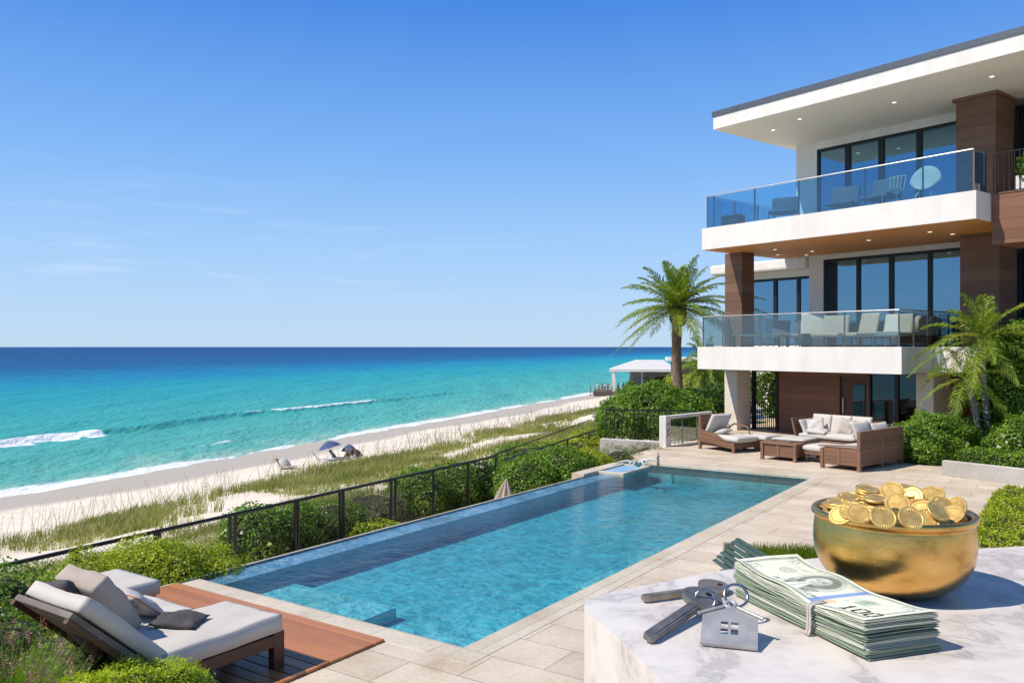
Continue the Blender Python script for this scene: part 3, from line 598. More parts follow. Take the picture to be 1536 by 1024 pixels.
# pool water: closed body with absorption; a caustic web painted into its surface tint passes light unevenly
pm, n_, p_, o_ = mat_base('pool_water'); N = n_.nodes; Lk = n_.links.new; N.remove(p_)
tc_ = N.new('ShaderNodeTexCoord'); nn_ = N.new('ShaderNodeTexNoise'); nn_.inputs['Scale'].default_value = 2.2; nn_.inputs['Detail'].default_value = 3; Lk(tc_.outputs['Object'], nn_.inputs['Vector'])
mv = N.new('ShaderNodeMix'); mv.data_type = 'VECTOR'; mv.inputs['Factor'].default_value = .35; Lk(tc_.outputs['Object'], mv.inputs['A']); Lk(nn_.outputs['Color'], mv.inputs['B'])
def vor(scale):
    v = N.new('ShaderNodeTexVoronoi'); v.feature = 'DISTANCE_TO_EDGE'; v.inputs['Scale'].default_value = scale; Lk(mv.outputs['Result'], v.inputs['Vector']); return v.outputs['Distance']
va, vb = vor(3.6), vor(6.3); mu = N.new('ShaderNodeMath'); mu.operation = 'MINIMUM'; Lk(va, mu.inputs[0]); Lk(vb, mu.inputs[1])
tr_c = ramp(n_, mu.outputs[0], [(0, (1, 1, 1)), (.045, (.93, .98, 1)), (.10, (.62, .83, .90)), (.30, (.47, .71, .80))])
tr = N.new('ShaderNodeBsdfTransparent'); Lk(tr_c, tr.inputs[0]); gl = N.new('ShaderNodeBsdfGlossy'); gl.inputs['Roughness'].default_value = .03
fz = N.new('ShaderNodeFresnel'); fz.inputs[0].default_value = 1.33; bp = N.new('ShaderNodeBump'); bp.inputs['Strength'].default_value = .6; bp.inputs['Distance'].default_value = .06
w1 = noise_tex(n_, 4.5, detail=7, rough=.6, stretch=(1, 1, 1)); Lk(w1, bp.inputs['Height']); Lk(bp.outputs[0], fz.inputs['Normal']); Lk(bp.outputs[0], gl.inputs['Normal'])
msx = N.new('ShaderNodeMixShader'); Lk(fz.outputs[0], msx.inputs[0]); Lk(tr.outputs[0], msx.inputs[1]); Lk(gl.outputs[0], msx.inputs[2]); Lk(msx.outputs[0], o_.inputs[0])
va_ = N.new('ShaderNodeVolumeAbsorption'); va_.inputs[0].default_value = (.015, .74, .82, 1); va_.inputs[1].default_value = .85; Lk(va_.outputs[0], o_.inputs['Volume'])
M['poolwater'] = pm
b = MB(); prof = [(-.45, -.10), (PW+.02, -.10), (PW+.02, -.50), (-.02, -.50), (-.02, -.127), (-.45, -.127)]
r0 = [b.bm.verts.new((p, -.02, z)) for p, z in prof]; r1 = [b.bm.verts.new((p, PL+.02, z)) for p, z in prof]
b.bm.faces.new(r0); b.bm.faces.new(r1[::-1])
for i in range(6): b.bm.faces.new((r0[i], r1[i], r1[(i+1) % 6], r0[(i+1) % 6]))
structure(pobj(b, 'pool_water', 'poolwater'))
# ledge with a small basin at the pool's far corner, and the white slatted piece on it
t = thing('spill_basin', 'small stone ledge with a shallow basin at the far left corner of the pool', 'basin', A, PR)
b = MB(); b.box(-.80, -.452, 10.7, 12.9, -.9, -.03, bev=.015).box(-.45, .25, 11.38, 11.5, -.15, -.04, bev=.01).box(-.45, .25, 12.78, 12.9, -.15, -.04, bev=.01).box(.15, .25, 11.5, 12.78, -.15, -.04, bev=.01); b.build('ledge', 'coping', t)
MB().box(-.449, .149, 11.501, 12.779, -.14, -.07).build('water', 'pooledge', t)
t = thing('driftwood', 'pale bleached driftwood branches fanned out at the far corner of the pool', 'driftwood', W(.35, 12.0, .02), PR)
b = MB()
for k in range(7):
    a = R(-150+k*24); l = .55+.18*math.sin(k*2.1); pts = [(math.cos(a)*l*u_, math.sin(a)*l*u_, .05+.13*math.sin(u_*2.9)+.02*k*u_) for u_ in (0, .25, .5, .75, 1)]
    b.tube(pts, [.03, .032, .028, .022, .012], seg=7)
b.build('branch', 'driftwood', t, smooth=3)
b = MB(); b.cyl((.15, .1, 0), (.15, .1, .17), .035, .03).cyl((.15, .1, .17), (.15, .1, .33), .02, .012).cyl((.1, .1, .2), (.2, .1, .24), .015, .015)
tag(b.build('garden_tap', 'iron', None), 'small dark upright water spout standing beside the driftwood', 'spout').location = W(.45, 12.6, 0)
# ---- wooden deck of single boards
t = thing('wooden_deck', 'reddish brown timber deck of long boards under the loungers', 'deck', A, PR)
y = -.305; k = 0
while y > -4.4:
    b = MB(); x0 = -.1 if y > -2.3 else 1.55
    b.box(x0, 3.45, y-.134, y, .002, .03, bev=.003, seg=1); o = b.build('board', 'deckwood', t); y -= .146; k += 1
# give each board its own grain by moving the texture with the object
for i, o in enumerate([c for c in t.children]):
    dx = random.uniform(0, 30); me = o.data; 
    for v in me.vertices: v.co.x -= dx
    o.location.x = dx
# ---- raised terrace under the viewpoint and the marble counter
b = MB(); b.box(-1.6, 6, -4, .2, -2.6, 1.9, bev=.01); structure(b.build('upper_terrace', 'paving'))
def catmull(pts, n=8):
    out = []; m = len(pts)
    for i in range(m-1):
        p0, p1, p2, p3 = pts[max(0, i-1)], pts[i], pts[i+1], pts[min(m-1, i+2)]
        for k in range(n):
            t = k/n; out.append(tuple(.5*((2*p1[j])+(-p0[j]+p2[j])*t+(2*p0[j]-5*p1[j]+4*p2[j]-p3[j])*t*t+(-p0[j]+3*p1[j]-3*p2[j]+p3[j])*t**3) for j in range(len(p1))))
    out.append(tuple(pts[-1])); return out
TZ = H-.215
edge = catmull([(.118, .36), (.110, .44), (.096, .53), (.079, .61), (.062, .668), (.063, .70), (.085, .723), (.14, .757), (.2065, .797), (.28, .830), (.37, .858), (.56, .893), (.9, .97), (1.4, 1.09)], 6)
top = edge+[(1.4, .15), (.125, .15)]
t = thing('marble_counter', 'thick white veined marble counter with rounded edge carrying the money and bowl', 'counter', (0, 0, 0))
b = MB(); b.prism(top, TZ-.20, TZ, bev=.009, seg=4); b.build('slab', 'marble', t, smooth=R(40))
base_ = [(x*.97+.04, y*.97-.012) for x, y in top]
MB().prism(base_, 1.9, TZ-.2).build('pedestal', 'marble', t)
# ================================================================= VILLA (local: x along facade, y into the house)
V = thing('modern_villa', 'three storey white and brown villa with glass railed balconies on the right', 'house', HO, HR)
def vb(name, m, boxes, bev=0, parent=V, **k):
    b = MB()
    for q in boxes: b.box(*q, bev=bev)
    return b.build(name, m, parent, **k)
# slabs
roof = vb('roof', 'white', [(.695, 14, 0, 11, 10.53, 10.96)])
vb('roof_edge', 'roofmetal', [(.66, 14.04, -.035, 11, 10.963, 11.14)], parent=roof)
vb('soffit', 'soffit', [(.72, 13.9, .03, 4.29, 10.515, 10.529)])
vb('balcony_slab', 'white', [(.2, 9.31, 0, 11, 6.40, 7.15)])
vb('timber_soffit', 'woodsoffit', [(.24, 9.28, .04, 4.58, 6.385, 6.399)])
vb('balcony_slab', 'white', [(0, 7.31, 0, 11, 2.22, 3.0)])
vb('floor_slab', 'white', [(7.312, 13.5, 1.93, 11, 2.25, 2.995)])
vb('soffit', 'brownwall', [(.03, 7.29, .03, 2.38, 2.205, 2.219)])
# brown corner balcony to the right
cb = vb('cladding', 'brownwall', [(9.33, 14, .92, 2.6, 5.78, 7.12)])
vb('coping', 'brown', [(9.32, 14, .90, 2.62, 7.12, 7.16)], parent=cb)
vb('planter_box', 'white', [(9.75, 13.5, 1.35, 1.8, 7.162, 7.62)])
# pillars
p3 = vb('pillar', 'brown', [(7.5, 8.62, 2.95, 4.2, 7.152, 10.5)])
vb('capital', 'brown', [(7.42, 8.70, 2.87, 4.28, 10.42, 10.512)], parent=p3)
vb('pillar', 'brown', [(7.62, 8.72, 2.95, 4.2, 2.997, 6.384)])
vb('pillar', 'brown', [(.02, .76, 1.52, 2.24, 3.002, 6.384)])
vb('pillar', 'stonecol', [(.02, .56, 1.5, 2.3, -.02, 2.204)])
vb('pillar', 'stonecol', [(6.82, 7.335, 1.86, 3.1, -.02, 3.01)])
vb('wall', 'brown', [(7.34, 7.62, 3.0, 4.3, -.02, 2.248)])
vb('wall', 'brownwall', [(7.62, 13, 3.6, 3.8, -.02, 2.248)])
# solid walls
vb('wall', 'white', [(1.15, 2.0, 4.3, 4.55, 7.152, 10.514), (1.15, 1.4, 4.55, 11, 7.152, 10.514)])
vb('wall', 'white', [(2.0, 7.5, 4.3, 4.55, 10.22, 10.513), (2.0, 14, 4.3, 4.55, 10.221, 10.512)][:1])
vb('wall', 'white', [(1.5, 2.08, 4.6, 4.85, 3.002, 6.384), (1.5, 1.75, 4.85, 11, 3.002, 6.398), (2.08, 9.25, 4.6, 4.85, 6.2, 6.383)])
vb('room_wall', 'interior', [(1.41, 14, 10.7, 10.9, 7.152, 10.52), (1.76, 14, 10.7, 10.9, 3.002, 6.39), (1.41, 1.43, 4.56, 10.7, 7.152, 10.52), (4.3, 4.45, 7.2, 10.7, 7.152, 10.52), (5.6, 5.75, 7.0, 10.7, 3.002, 6.39), (13.8, 13.95, 4.6, 10.7, 3.0, 10.5)])
# ground floor: dark rear wall, opening, door, glass
gf = 2.42
vb('wall', 'brownwall', [(1.66, 3.93, gf, gf+.2, -.02, 2.203)])
vb('room_wall', 'interior', [(1.7, 7, 7, 7.2, -.02, 2.21), (1.66, 1.86, gf+.2, 7, -.02, 2.21)])
fr = vb('opening_frame', 'black', [(.565, .66, gf-.05, gf+.1, -.02, 2.2), (1.56, 1.655, gf-.05, gf+.1, -.02, 2.2), (.66, 1.56, gf-.05, gf+.1, 2.1, 2.2)])
d = vb('door', 'darkwood', [(4.0, 4.95, gf+.08, gf+.14, 0, 2.0)])
vb('glass_panel', 'panedark', [(4.45, 4.85, gf+.05, gf+.078, .75, 1.75)], parent=d); vb('handle', 'steel', [(4.1, 4.13, gf, gf+.03, .8, 1.3)], parent=d)
vb('door_frame', 'brown', [(3.932, 4.0, gf, gf+.2, -.02, 2.2), (4.95, 5.04, gf, gf+.2, -.02, 2.2), (4.0, 4.95, gf, gf+.2, 2.0, 2.2)])
def window(a0, a1, y, z0, z1, mull, pane='pane', fw=.09, curtains=()):
    f = MB(); f.box(a0, a0+fw, y-.06, y+.08, z0, z1).box(a1-fw, a1, y-.06, y+.08, z0, z1).box(a0+fw, a1-fw, y-.06, y+.08, z1-fw*1.1, z1).box(a0+fw, a1-fw, y-.06, y+.08, z0, z0+.06)
    for m_, w_ in mull: f.box(m_-w_/2, m_+w_/2, y-.055, y+.075, z0+.06, z1-fw*1.1)
    fo = f.build('window', 'black', V)
    e = [a0+fw]+[q for m_, w_ in mull for q in (m_-w_/2, m_+w_/2)]+[a1-fw]
    for i in range(0, len(e), 2): vb('pane', pane, [(e[i]+.001, e[i+1]-.001, y+.005, y+.017, z0+.061, z1-fw*1.1-.001)], parent=fo)
    for c0, c1 in curtains:
        n = int((c1-c0)/.03); P = np.array([[[c0+(c1-c0)*i/n, y+.35+.045*math.sin(i*1.05)+.02*math.sin(i*.4), z] for i in range(n+1)] for z in (z0+.03, z1-.02)]); grid('curtain', P, 'curtain', fo)
    return fo
window(2.0, 7.49, 4.36, 7.16, 10.219, [(3.19, .19), (4.42, .19), (5.72, .17)], curtains=[(2.15, 2.45)])
window(8.63, 13.6, 4.36, 7.16, 10.3, [(9.4, .15), (10.6, .15)], pane='panedark')
window(2.085, 7.61, 4.66, 3.01, 6.198, [(3.42, .13), (4.62, .15), (5.93, .13)], curtains=[(2.3, 3.3), (3.55, 3.9), (6.3, 7.4)])
window(8.73, 13.6, 4.66, 3.01, 6.198, [(9.9, .13)], curtains=[])
window(5.05, 6.81, gf, 0, 2.2, [(5.95, .12)], pane='panedark', fw=.06)
# wing at the back left
vb('wing_wall', 'white', [(-2.9, 1.49, 5.7, 5.9, 5.76, 6.0), (-3.0, -2.7, 5.7, 11, 3.0, 6.0), (-.02-2.68, 1.49, 5.7, 5.9, 3.0, 3.05)])
wr = vb('wing_roof', 'white', [(-3.4, 1.148, 4.95, 11, 6.001, 6.42)], bev=.08)
vb('wing_floor', 'white', [(-3.0, -.002, 5.0, 11, 2.3, 2.99)])
vb('room_wall', 'interior', [(-2.6, 1.45, 9, 9.2, 3.0, 6.0)])
window(-2.69, 1.49, 5.78, 3.06, 5.759, [(-1.95, .15), (-.75, .15), (.30, .13), (1.18, .12)], curtains=[(-1.8, -.8), (-.6, .2), (.4, 1.1)])
# glass railings
def railing(pts, z, h, posts, glass, name='railing'):
    r = None; b = MB(); pts = [Vector(p) for p in pts]
    for p, q in zip(pts, pts[1:]):
        b.tube([(p.x, p.y, z+h), (q.x, q.y, z+h)], .021, seg=8)
    r = b.build('handrail', 'steel', V)
    for p in posts: MB().box(p[0]-.018, p[0]+.018, p[1]-.018, p[1]+.018, z+.002, z+h-.02).build('post', 'iron', r)
    for p, q in zip(pts, pts[1:]):
        d_ = (q-p).normalized(); nrm = Vector((-d_.y, d_.x))*.006; p_, q_ = p+d_*.03, q-d_*.03; g = MB()
        g.prism([(p_.x-nrm.x, p_.y-nrm.y), (q_.x-nrm.x, q_.y-nrm.y), (q_.x+nrm.x, q_.y+nrm.y), (p_.x+nrm.x, p_.y+nrm.y)], z+.03, z+h-.04); g.build('glass_panel', glass, r)
    return r
railing([(.36, 4.2), (.36, .1), (9.2, .1), (9.2, .92)], 7.15, 1.12, [(.36, .1), (.62, .13), (2.3, .13), (3.95, .13), (6.15, .13), (7.85, .13), (9.2, .13), (9.17, .85), (.39, 1.6), (.39, 3.0)], 'railglass')
railing([(.17, 4.5), (.17, .1), (7.2, .1), (7.2, 2.4), (7.2, 4.4)], 3.0, 1.06, [(.17, .1), (1.0, .13), (2.5, .13), (3.95, .13), (5.5, .13), (7.17, .13), (7.17, 1.0), (7.17, 1.85), (7.17, 3.2), (.2, 1.3)], 'railclear')
# barred railing of the right balcony and of the ground floor opening
def bars(name, a0, a1, y, z0, z1, step, r_=.011):
    b = MB(); b.box(a0, a1, y-.02, y+.02, z1-.03, z1).box(a0, a1, y-.015, y+.015, z0, z0+.03); n = int((a1-a0)/step)
    for i in range(n+1): b.box(a0+i*step-r_, a0+i*step+r_, y-r_, y+r_, z0+.03, z1-.03)
    return b.build(name, 'black', V)
bars('barred_railing', 9.35, 13.9, .98, 7.165, 8.25, .13)
bars('barred_railing', .67, 1.55, gf+.02, .03, 1.02, .085)
# downlights in the soffits
for a, y, z in [(2.0, 1.6, 10.505), (3.35, 1.1, 10.505), (6.2, 1.75, 10.505), (9.1, 1.5, 10.505), (1.1, 3.2, 6.375), (2.0, 1.7, 6.375), (2.5, 3.2, 6.375), (1.7, 4.1, 6.375), (5.3, 1.9, 6.375), (7.4, 1.5, 6.375), (7.6, 2.5, 6.375)]:
    b = MB(); b.cyl((a, y, z), (a, y, z+.009), .062, seg=20); o = b.build('downlight', 'lamp', V)
    b = MB(); b.lathe([(.063, z-.004), (.085, z-.004), (.085, z+.009), (.063, z+.009), (.063, z-.004)], 20, (a, y)); b.build('trim_ring', 'white', o)
# ---- plant on the right balcony
bush('balcony_plant', 'green leafy plant in the white planter on the top right balcony', 'plant', HW(10.2, 1.55, 7.6), [(0, 0, .25, .5, .25, .45), (.5, -.3, .2, .4, .2, .35)], 900, .11, .05, 'leaf_bush')

# ================================================================= FURNITURE
def hthing(name, label, cat, a, b_, z=0, rot=0, group=None): return thing(name, label, cat, HW(a, b_, z), HR+rot, group)
def lounge_chair(label, a, y, z, rot, seatm, backm, frame='iron', w_=.75, hb=.92, wing=0, group=None, cat='chair'):
    t = hthing('lounge_chair', label, cat, a, y, z, rot, group)
    MB().cushion((w_/2, .36, .38), (w_, .66, .14)).build('seat', seatm, t, smooth=3)
    rm = Matrix.Rotation(R(-14), 3, 'X'); MB().cushion((w_/2, .72, .38+(hb-.38)/2), (w_+wing, hb-.34, .11), rot=rm @ Matrix.Rotation(R(90), 3, 'X')).build('backrest', backm, t, smooth=3)
    for x, yy in ((.04, .06), (w_-.04, .06), (.04, .72), (w_-.04, .72)): MB().cyl((x, yy, 0), (x, yy, .34), .018, .022, 8).build('leg', frame, t)
    return t
FG = 'seats on the middle balcony'
lounge_chair('pale beige high backed chair with wide seat left of centre on the middle balcony', 3.35, 1.0, 3.0, R(25), 'taupe', 'linen', w_=.8, hb=1.12, group=FG)
lounge_chair('greige chair with flared back in the centre of the middle balcony', 4.15, .75, 3.0, R(8), 'taupe', 'taupe', w_=.72, hb=1.0, wing=.15, group=FG)
lounge_chair('greige chair with flared back turned towards its twin on the middle balcony', 5.0, .85, 3.0, R(-22), 'taupe', 'taupe', w_=.7, hb=1.04, wing=.12, group=FG)
lounge_chair('light beige armchair at the right corner of the middle balcony', 6.05, .6, 3.0, R(-6), 'linen', 'linen', w_=.95, hb=.98, group=FG)
lounge_chair('blue grey chair nearest the brown pillar on the middle balcony', 1.75, 1.5, 3.0, R(15), 'grey', 'bluegrey', w_=.62, hb=.92, group=FG)
lounge_chair('blue grey chair second from the brown pillar on the middle balcony', 2.5, 1.3, 3.0, R(-5), 'grey', 'bluegrey', w_=.75, hb=.95, group=FG)
t = hthing('low_table', 'dark low table in front of the blue grey chairs on the middle balcony', 'table', 1.0, .55, 3.0)
MB().box(0, 2.0, 0, .6, .36, .42, bev=.008).build('tabletop', 'grey', t)
for x, y in ((.1, .08), (1.9, .08), (.1, .52), (1.9, .52)): MB().box(x-.03, x+.03, y-.03, y+.03, 0, .36).build('leg', 'black', t)
t = hthing('table_vase', 'small dark pot with a sprig between the beige chairs on the middle balcony', 'pot', 3.95, .5, 3.0)
MB().lathe([(0, 0), (.14, 0), (.19, .2), (.15, .42), (.13, .42), (.15, .2), (0, .05)], 20).build('pot', 'charcoal', t, smooth=3)
t = hthing('balcony_sofa', 'cream sofa along the right side of the middle balcony', 'sofa', 6.1, 1.7, 3.0)
MB().box(0, .85, 0, 1.5, .1, .34, bev=.02).build('base', 'darkwood', t); MB().cushion((.42, .75, .42), (.85, 1.5, .18)).build('seat', 'linen', t, smooth=3)
MB().cushion((.78, .75, .68), (.18, 1.5, .55)).build('backrest', 'linen', t, smooth=3)
UG = 'seats on the top balcony'
lounge_chair('blue grey chair nearest the open left end of the top balcony', 2.35, .75, 7.15, R(20), 'bluegrey', 'bluegrey', w_=.85, hb=.95, wing=.06, group=UG)
lounge_chair('dark blue chair second from the left end on the top balcony', 4.35, .9, 7.15, R(10), 'bluegrey', 'bluegrey', w_=.85, hb=1.0, wing=.06, group=UG)
lounge_chair('dark blue wide chair before the glazed doors in the middle of the top balcony', 5.55, .8, 7.15, R(-5), 'bluegrey', 'bluegrey', w_=1.0, hb=1.0, group=UG)
t = hthing('storage_box', 'low brown box behind the glass at the left corner of the top balcony', 'box', .55, .6, 7.15)
MB().box(0, .65, 0, .5, 0, .42, bev=.01).build('body', 'brown', t); MB().box(-.02, .67, -.02, .52, .42, .47, bev=.01).build('lid', 'taupe', t)
t = hthing('shell_chair', 'pale grey round backed shell chair near the right end of the top balcony', 'chair', 7.0, .55, 7.15)
b = MB(); P = []
for i in range(13):
    u = i/12*math.pi; 
    P.append([[.5+.46*math.cos(u)*k, .45+.10*math.sin(u)*k-.2*(1-k), .38+.72*(k**2)*(.35+.65*math.sin(u))] for k in (.05, .4, .7, .9, 1)])
o = grid('seat_shell', np.array(P), 'linen', t); md = o.modifiers.new('thick', 'SOLIDIFY'); md.thickness = .03
for x, y in ((.2, .2), (.8, .2), (.2, .65), (.8, .65)): MB().cyl((x, y, 0), (.5+(x-.5)*.5, .45, .4), .012, .014, 6).build('leg', 'steel', t)
t = hthing('wire_chair', 'white slender framed chair beside the shell chair on the top balcony', 'chair', 6.45, .45, 7.15)
MB().cushion((.25, .25, .45), (.48, .46, .05)).build('seat', 'linen2', t, smooth=3); b = MB()
for x in (.05, .15, .25, .35, .45): b.tube([(x, .46, .45), (x+(x-.25)*.2, .56, .9)], .011, 6)
b.tube([(-.0, .56, .9), (.25, .59, .93), (.5, .56, .9)], .014, 6); b.build('backrest', 'linen2', t)
for x, y in ((.04, .04), (.46, .04), (.04, .44), (.46, .44)): MB().cyl((x, y, 0), (x, y, .44), .013, .013, 6).build('leg', 'linen2', t)
# ---- patio set
def slat_side(t, x0, x1, y0, y1, z0, z1, post=.07, slope=0):
    """one boarded frame panel with corner posts"""
    b = MB(); b.box(x0, x1, y0, y1, z0, z1, bev=.008); return b.build('side_panel', 'teak', t)
def post(t, x, y, z, s_=.07): return MB().box(x-s_/2, x+s_/2, y-s_/2, y+s_/2, 0, z, bev=.006).build('leg', 'teakplain', t)
# chaise lounge by the left column
t = thing('chaise_longue', 'brown boarded chaise longue with cream cushions by the pale left column', 'chaise longue', (5.5, 24.35, 0), R(-56))
b = MB(); P_ = [(0, .28), (0, .98), (.07, .98), (.12, .58), (.62, .50), (1.05, .30), (1.35, .26), (1.35, .12), (1.05, .13), (.62, .2), (.07, .22)]
def side_profile(P_, y0, y1, parent, m='teak', name='side_panel'):
    b = MB(); f = [b.bm.verts.new((x, y0, z)) for x, z in P_]; g = [b.bm.verts.new((x, y1, z)) for x, z in P_]; n = len(P_)
    b.bm.faces.new(f); b.bm.faces.new(g[::-1])
    for i in range(n): b.bm.faces.new((f[i], f[(i+1) % n], g[(i+1) % n], g[i]))
    return b.build(name, m, parent)
side_profile(P_, 0, .05, t)
b = MB(); b.tube([(.12, 1.0, .5), (.45, 1.04, .72), (.95, 1.04, .66), (1.1, 1.02, .3)], .022, 8); b.build('armrest', 'teakplain', t, smooth=3)
MB().box(0, .06, .05, 1.0, .1, 1.0, bev=.01).build('back_panel', 'teak', t); MB().box(.06, 1.3, .06, .98, .12, .26, bev=.01).build('seat_frame', 'teak', t)
for x, y in ((.04, .03), (1.3, .03), (.04, .97), (1.3, .97)): post(t, x, y, .3 if x > 1 else 1.02)
MB().box(.1, 1.2, -.02, .0, .5, .53, bev=.005, rot=('Y', R(11)), piv=(.1, 0, .55)).build('arm_rail', 'teakplain', t)
MB().cushion((.86, .52, .36), (1.1, .92, .2), bulge=.4).build('seat_cushion', 'linen2', t, smooth=3)
rm = Matrix.Rotation(R(-62), 3, 'Y'); MB().cushion((.3, .5, .72), (.68, .8, .17), rot=rm).build('back_cushion', 'linen2', t, smooth=3)
o = MB().cushion((.58, .42, .53), (.46, .38, .14), pillow=True, rot=Matrix.Rotation(R(-15), 3, 'Y')).build('throw_pillow', 'linen', None, smooth=3); tag(o, 'small cream pillow lying on the chaise longue seat', 'pillow'); o.location = (5.5, 24.35, 0); o.rotation_euler = (0, 0, R(-56))
t = thing('footstool', 'boarded footstool with cream cushion behind the chaise longue', 'footstool', (6.75, 24.2, 0), R(-52))
MB().box(0, .8, 0, .7, .1, .3, bev=.01).build('base', 'teak', t); MB().cushion((.4, .35, .38), (.86, .76, .16), bulge=.3).build('cushion', 'linen2', t, smooth=3)
for x, y in ((.04, .04), (.76, .04), (.04, .66), (.76, .66)): post(t, x, y, .28)
# coffee table
t = thing('coffee_table', 'low boarded coffee table with cream top pad in the middle of the patio set', 'coffee table', (6.66, 22.1, 0), R(-45))
MB().box(.03, .95, .03, 1.37, .1, .42, bev=.01).build('body', 'teak', t); MB().box(-.02, 1.0, -.02, 1.42, .425, .47, bev=.01).build('tabletop', 'teakplain', t)
for x, y in ((.03, .03), (.95, .03), (.03, 1.37), (.95, 1.37)): post(t, x, y, .42, .08)
MB().box(.44, .51, .015, .03, .1, .42).build('centre_batten', 'teakplain', t)
MB().cushion((.5, .95, .51), (.92, .9, .08)).build('top_pad', 'linen2', t, smooth=3)
t = thing('serving_tray', 'thin dark tray on the near end of the coffee table', 'tray', W(0, 0)*0+Vector((6.95, 22.05, .472)), R(-45)); MB().box(0, .5, 0, .28, 0, .02, bev=.004).build('base', 'teakplain', t)
# sofa with its boarded back towards the right
t = thing('boarded_sofa', 'large boarded sofa with cream cushion at the right seen from its side and back', 'sofa', (7.69, 20.55, 0), R(-50))
side_profile([(.0, .12), (.0, .50), (.10, .53), (.95, .56), (.95, .12)], 0, .06, t); side_profile([(.0, .12), (.0, .50), (.95, .56), (.95, .12)], 2.1, 2.16, t)
MB().box(.95, 1.03, 0.0, 1.06, .12, .93, bev=.01).build('back_panel', 'teak', t); MB().box(.95, 1.03, 1.12, 2.16, .12, .93, bev=.01).build('back_panel', 'teak', t)
for x, y, z in ((.03, .02, .5), (.99, .0, .96), (.99, 1.09, .95), (.99, 2.17, .96), (.03, 2.15, .5)): post(t, x, y, z, .085)
MB().box(-.02, 1.0, -.03, .08, .535, .565, bev=.006, rot=('Y', R(-3))).build('arm_rail', 'teakplain', t); MB().box(.93, 1.05, -.04, 2.2, .935, .965, bev=.006).build('top_rail', 'teakplain', t)
MB().box(.02, .95, .06, 2.1, .12, .3, bev=.01).build('seat_frame', 'teak', t); MB().box(.44, .5, -.012, .0, .14, .52).build('centre_batten', 'teakplain', t)
MB().cushion((.48, 1.08, .42), (.9, 1.98, .2)).build('seat_cushion', 'linen2', t, smooth=3)
rm = Matrix.Rotation(R(68), 3, 'Y'); MB().cushion((.78, .62, .86), (.66, .85, .2), rot=rm, pillow=True).build('back_cushion', 'linen2', t, smooth=3)
MB().cushion((.80, 1.55, .80), (.62, .85, .2), rot=rm, pillow=True).build('back_cushion', 'linen2', t, smooth=3)
# ottoman beside it
t = thing('ottoman', 'small ottoman with thick cream pad between coffee table and large sofa', 'ottoman', (7.62, 21.55, 0), R(-50))
MB().box(0, .8, 0, .8, .2, .28, bev=.01).build('base', 'teak', t); MB().cushion((.4, .4, .37), (.86, .86, .2), bulge=.35).build('cushion', 'linen2', t, smooth=3)
for x, y in ((.05, .05), (.75, .05), (.05, .75), (.75, .75)): MB().cyl((x, y, 0), (x, y, .22), .022, .03, 8).build('leg', 'teakplain', t)
# rear sofa facing the pool
t = thing('curved_sofa', 'cream sofa with flared wooden arms standing before the brown wall', 'sofa', (8.35, 24.3, 0), R(-50))
MB().box(.05, 1.85, .0, .85, .14, .32, bev=.015).build('base', 'teak', t); MB().cushion((.95, .42, .42), (1.75, .85, .18)).build('seat_cushion', 'linen2', t, smooth=3)
for k in range(3): MB().cushion((.34+k*.61, .88, .72), (.6, .56, .16), rot=Matrix.Rotation(R(90-14), 3, 'X')).build('back_cushion', 'grey' if k == 9 else 'linen', t, smooth=3)
for sx_, x in ((-1, 0), (1, 1.9)):
    MB().box(x-.03, x+.03, 0.1, 1.0, .1, .92, bev=.01, rot=('Y', R(14*sx_)), piv=(x, 0, .1)).build('armrest', 'teakplain', t)
    MB().cushion((x-.16*sx_+.0*sx_, .45, .62), (.52, .7, .12), rot=Matrix.Rotation(R(-66*sx_), 3, 'Y')).build('arm_cushion', 'linen2', t, smooth=3)
MB().box(.0, 1.9, 1.0, 1.06, .14, .9, bev=.01).build('back_panel', 'teak', t)
for x, y in ((.08, .04), (1.82, .04), (.08, .98), (1.82, .98)): post(t, x, y, .16)
def pil(label, loc, size, rot, m, name='throw_pillow', wob=.25):
    o = MB().cushion((0, 0, 0), size, pillow=True, wob=wob).build(name, m, None, smooth=3); o.location = loc; o.rotation_euler = rot; return tag(o, label, 'pillow')
def sofa_pt(x, y, z): return Vector((8.35, 24.3, 0))+Matrix.Rotation(R(-50), 3, 'Z') @ Vector((x, y, z))
pil('taupe square pillow on the cream rear sofa', sofa_pt(1.25, .62, .70), (.48, .46, .16), (R(68), R(6), R(-55)), 'taupe')
pil('cream scatter pillow leaning at the left of the rear sofa', sofa_pt(.35, .45, .66), (.55, .5, .17), (R(60), R(-8), R(-20)), 'linen2')
pil('grey linen bolster lying on the front of the rear sofa', sofa_pt(.62, .12, .56), (.62, .32, .16), (R(15), R(4), R(-45)), 'linen')
t = thing('side_table', 'small bluish low table between the footstool and the coffee table', 'side table', (7.55, 24.0, 0), R(-52))
MB().box(0, .75, 0, .7, .33, .38, bev=.01).build('tabletop', 'bluegrey', t)
for x, y in ((.06, .06), (.69, .06), (.06, .64), (.69, .64)): MB().box(x-.03, x+.03, y-.03, y+.03, 0, .33).build('leg', 'teakplain', t)

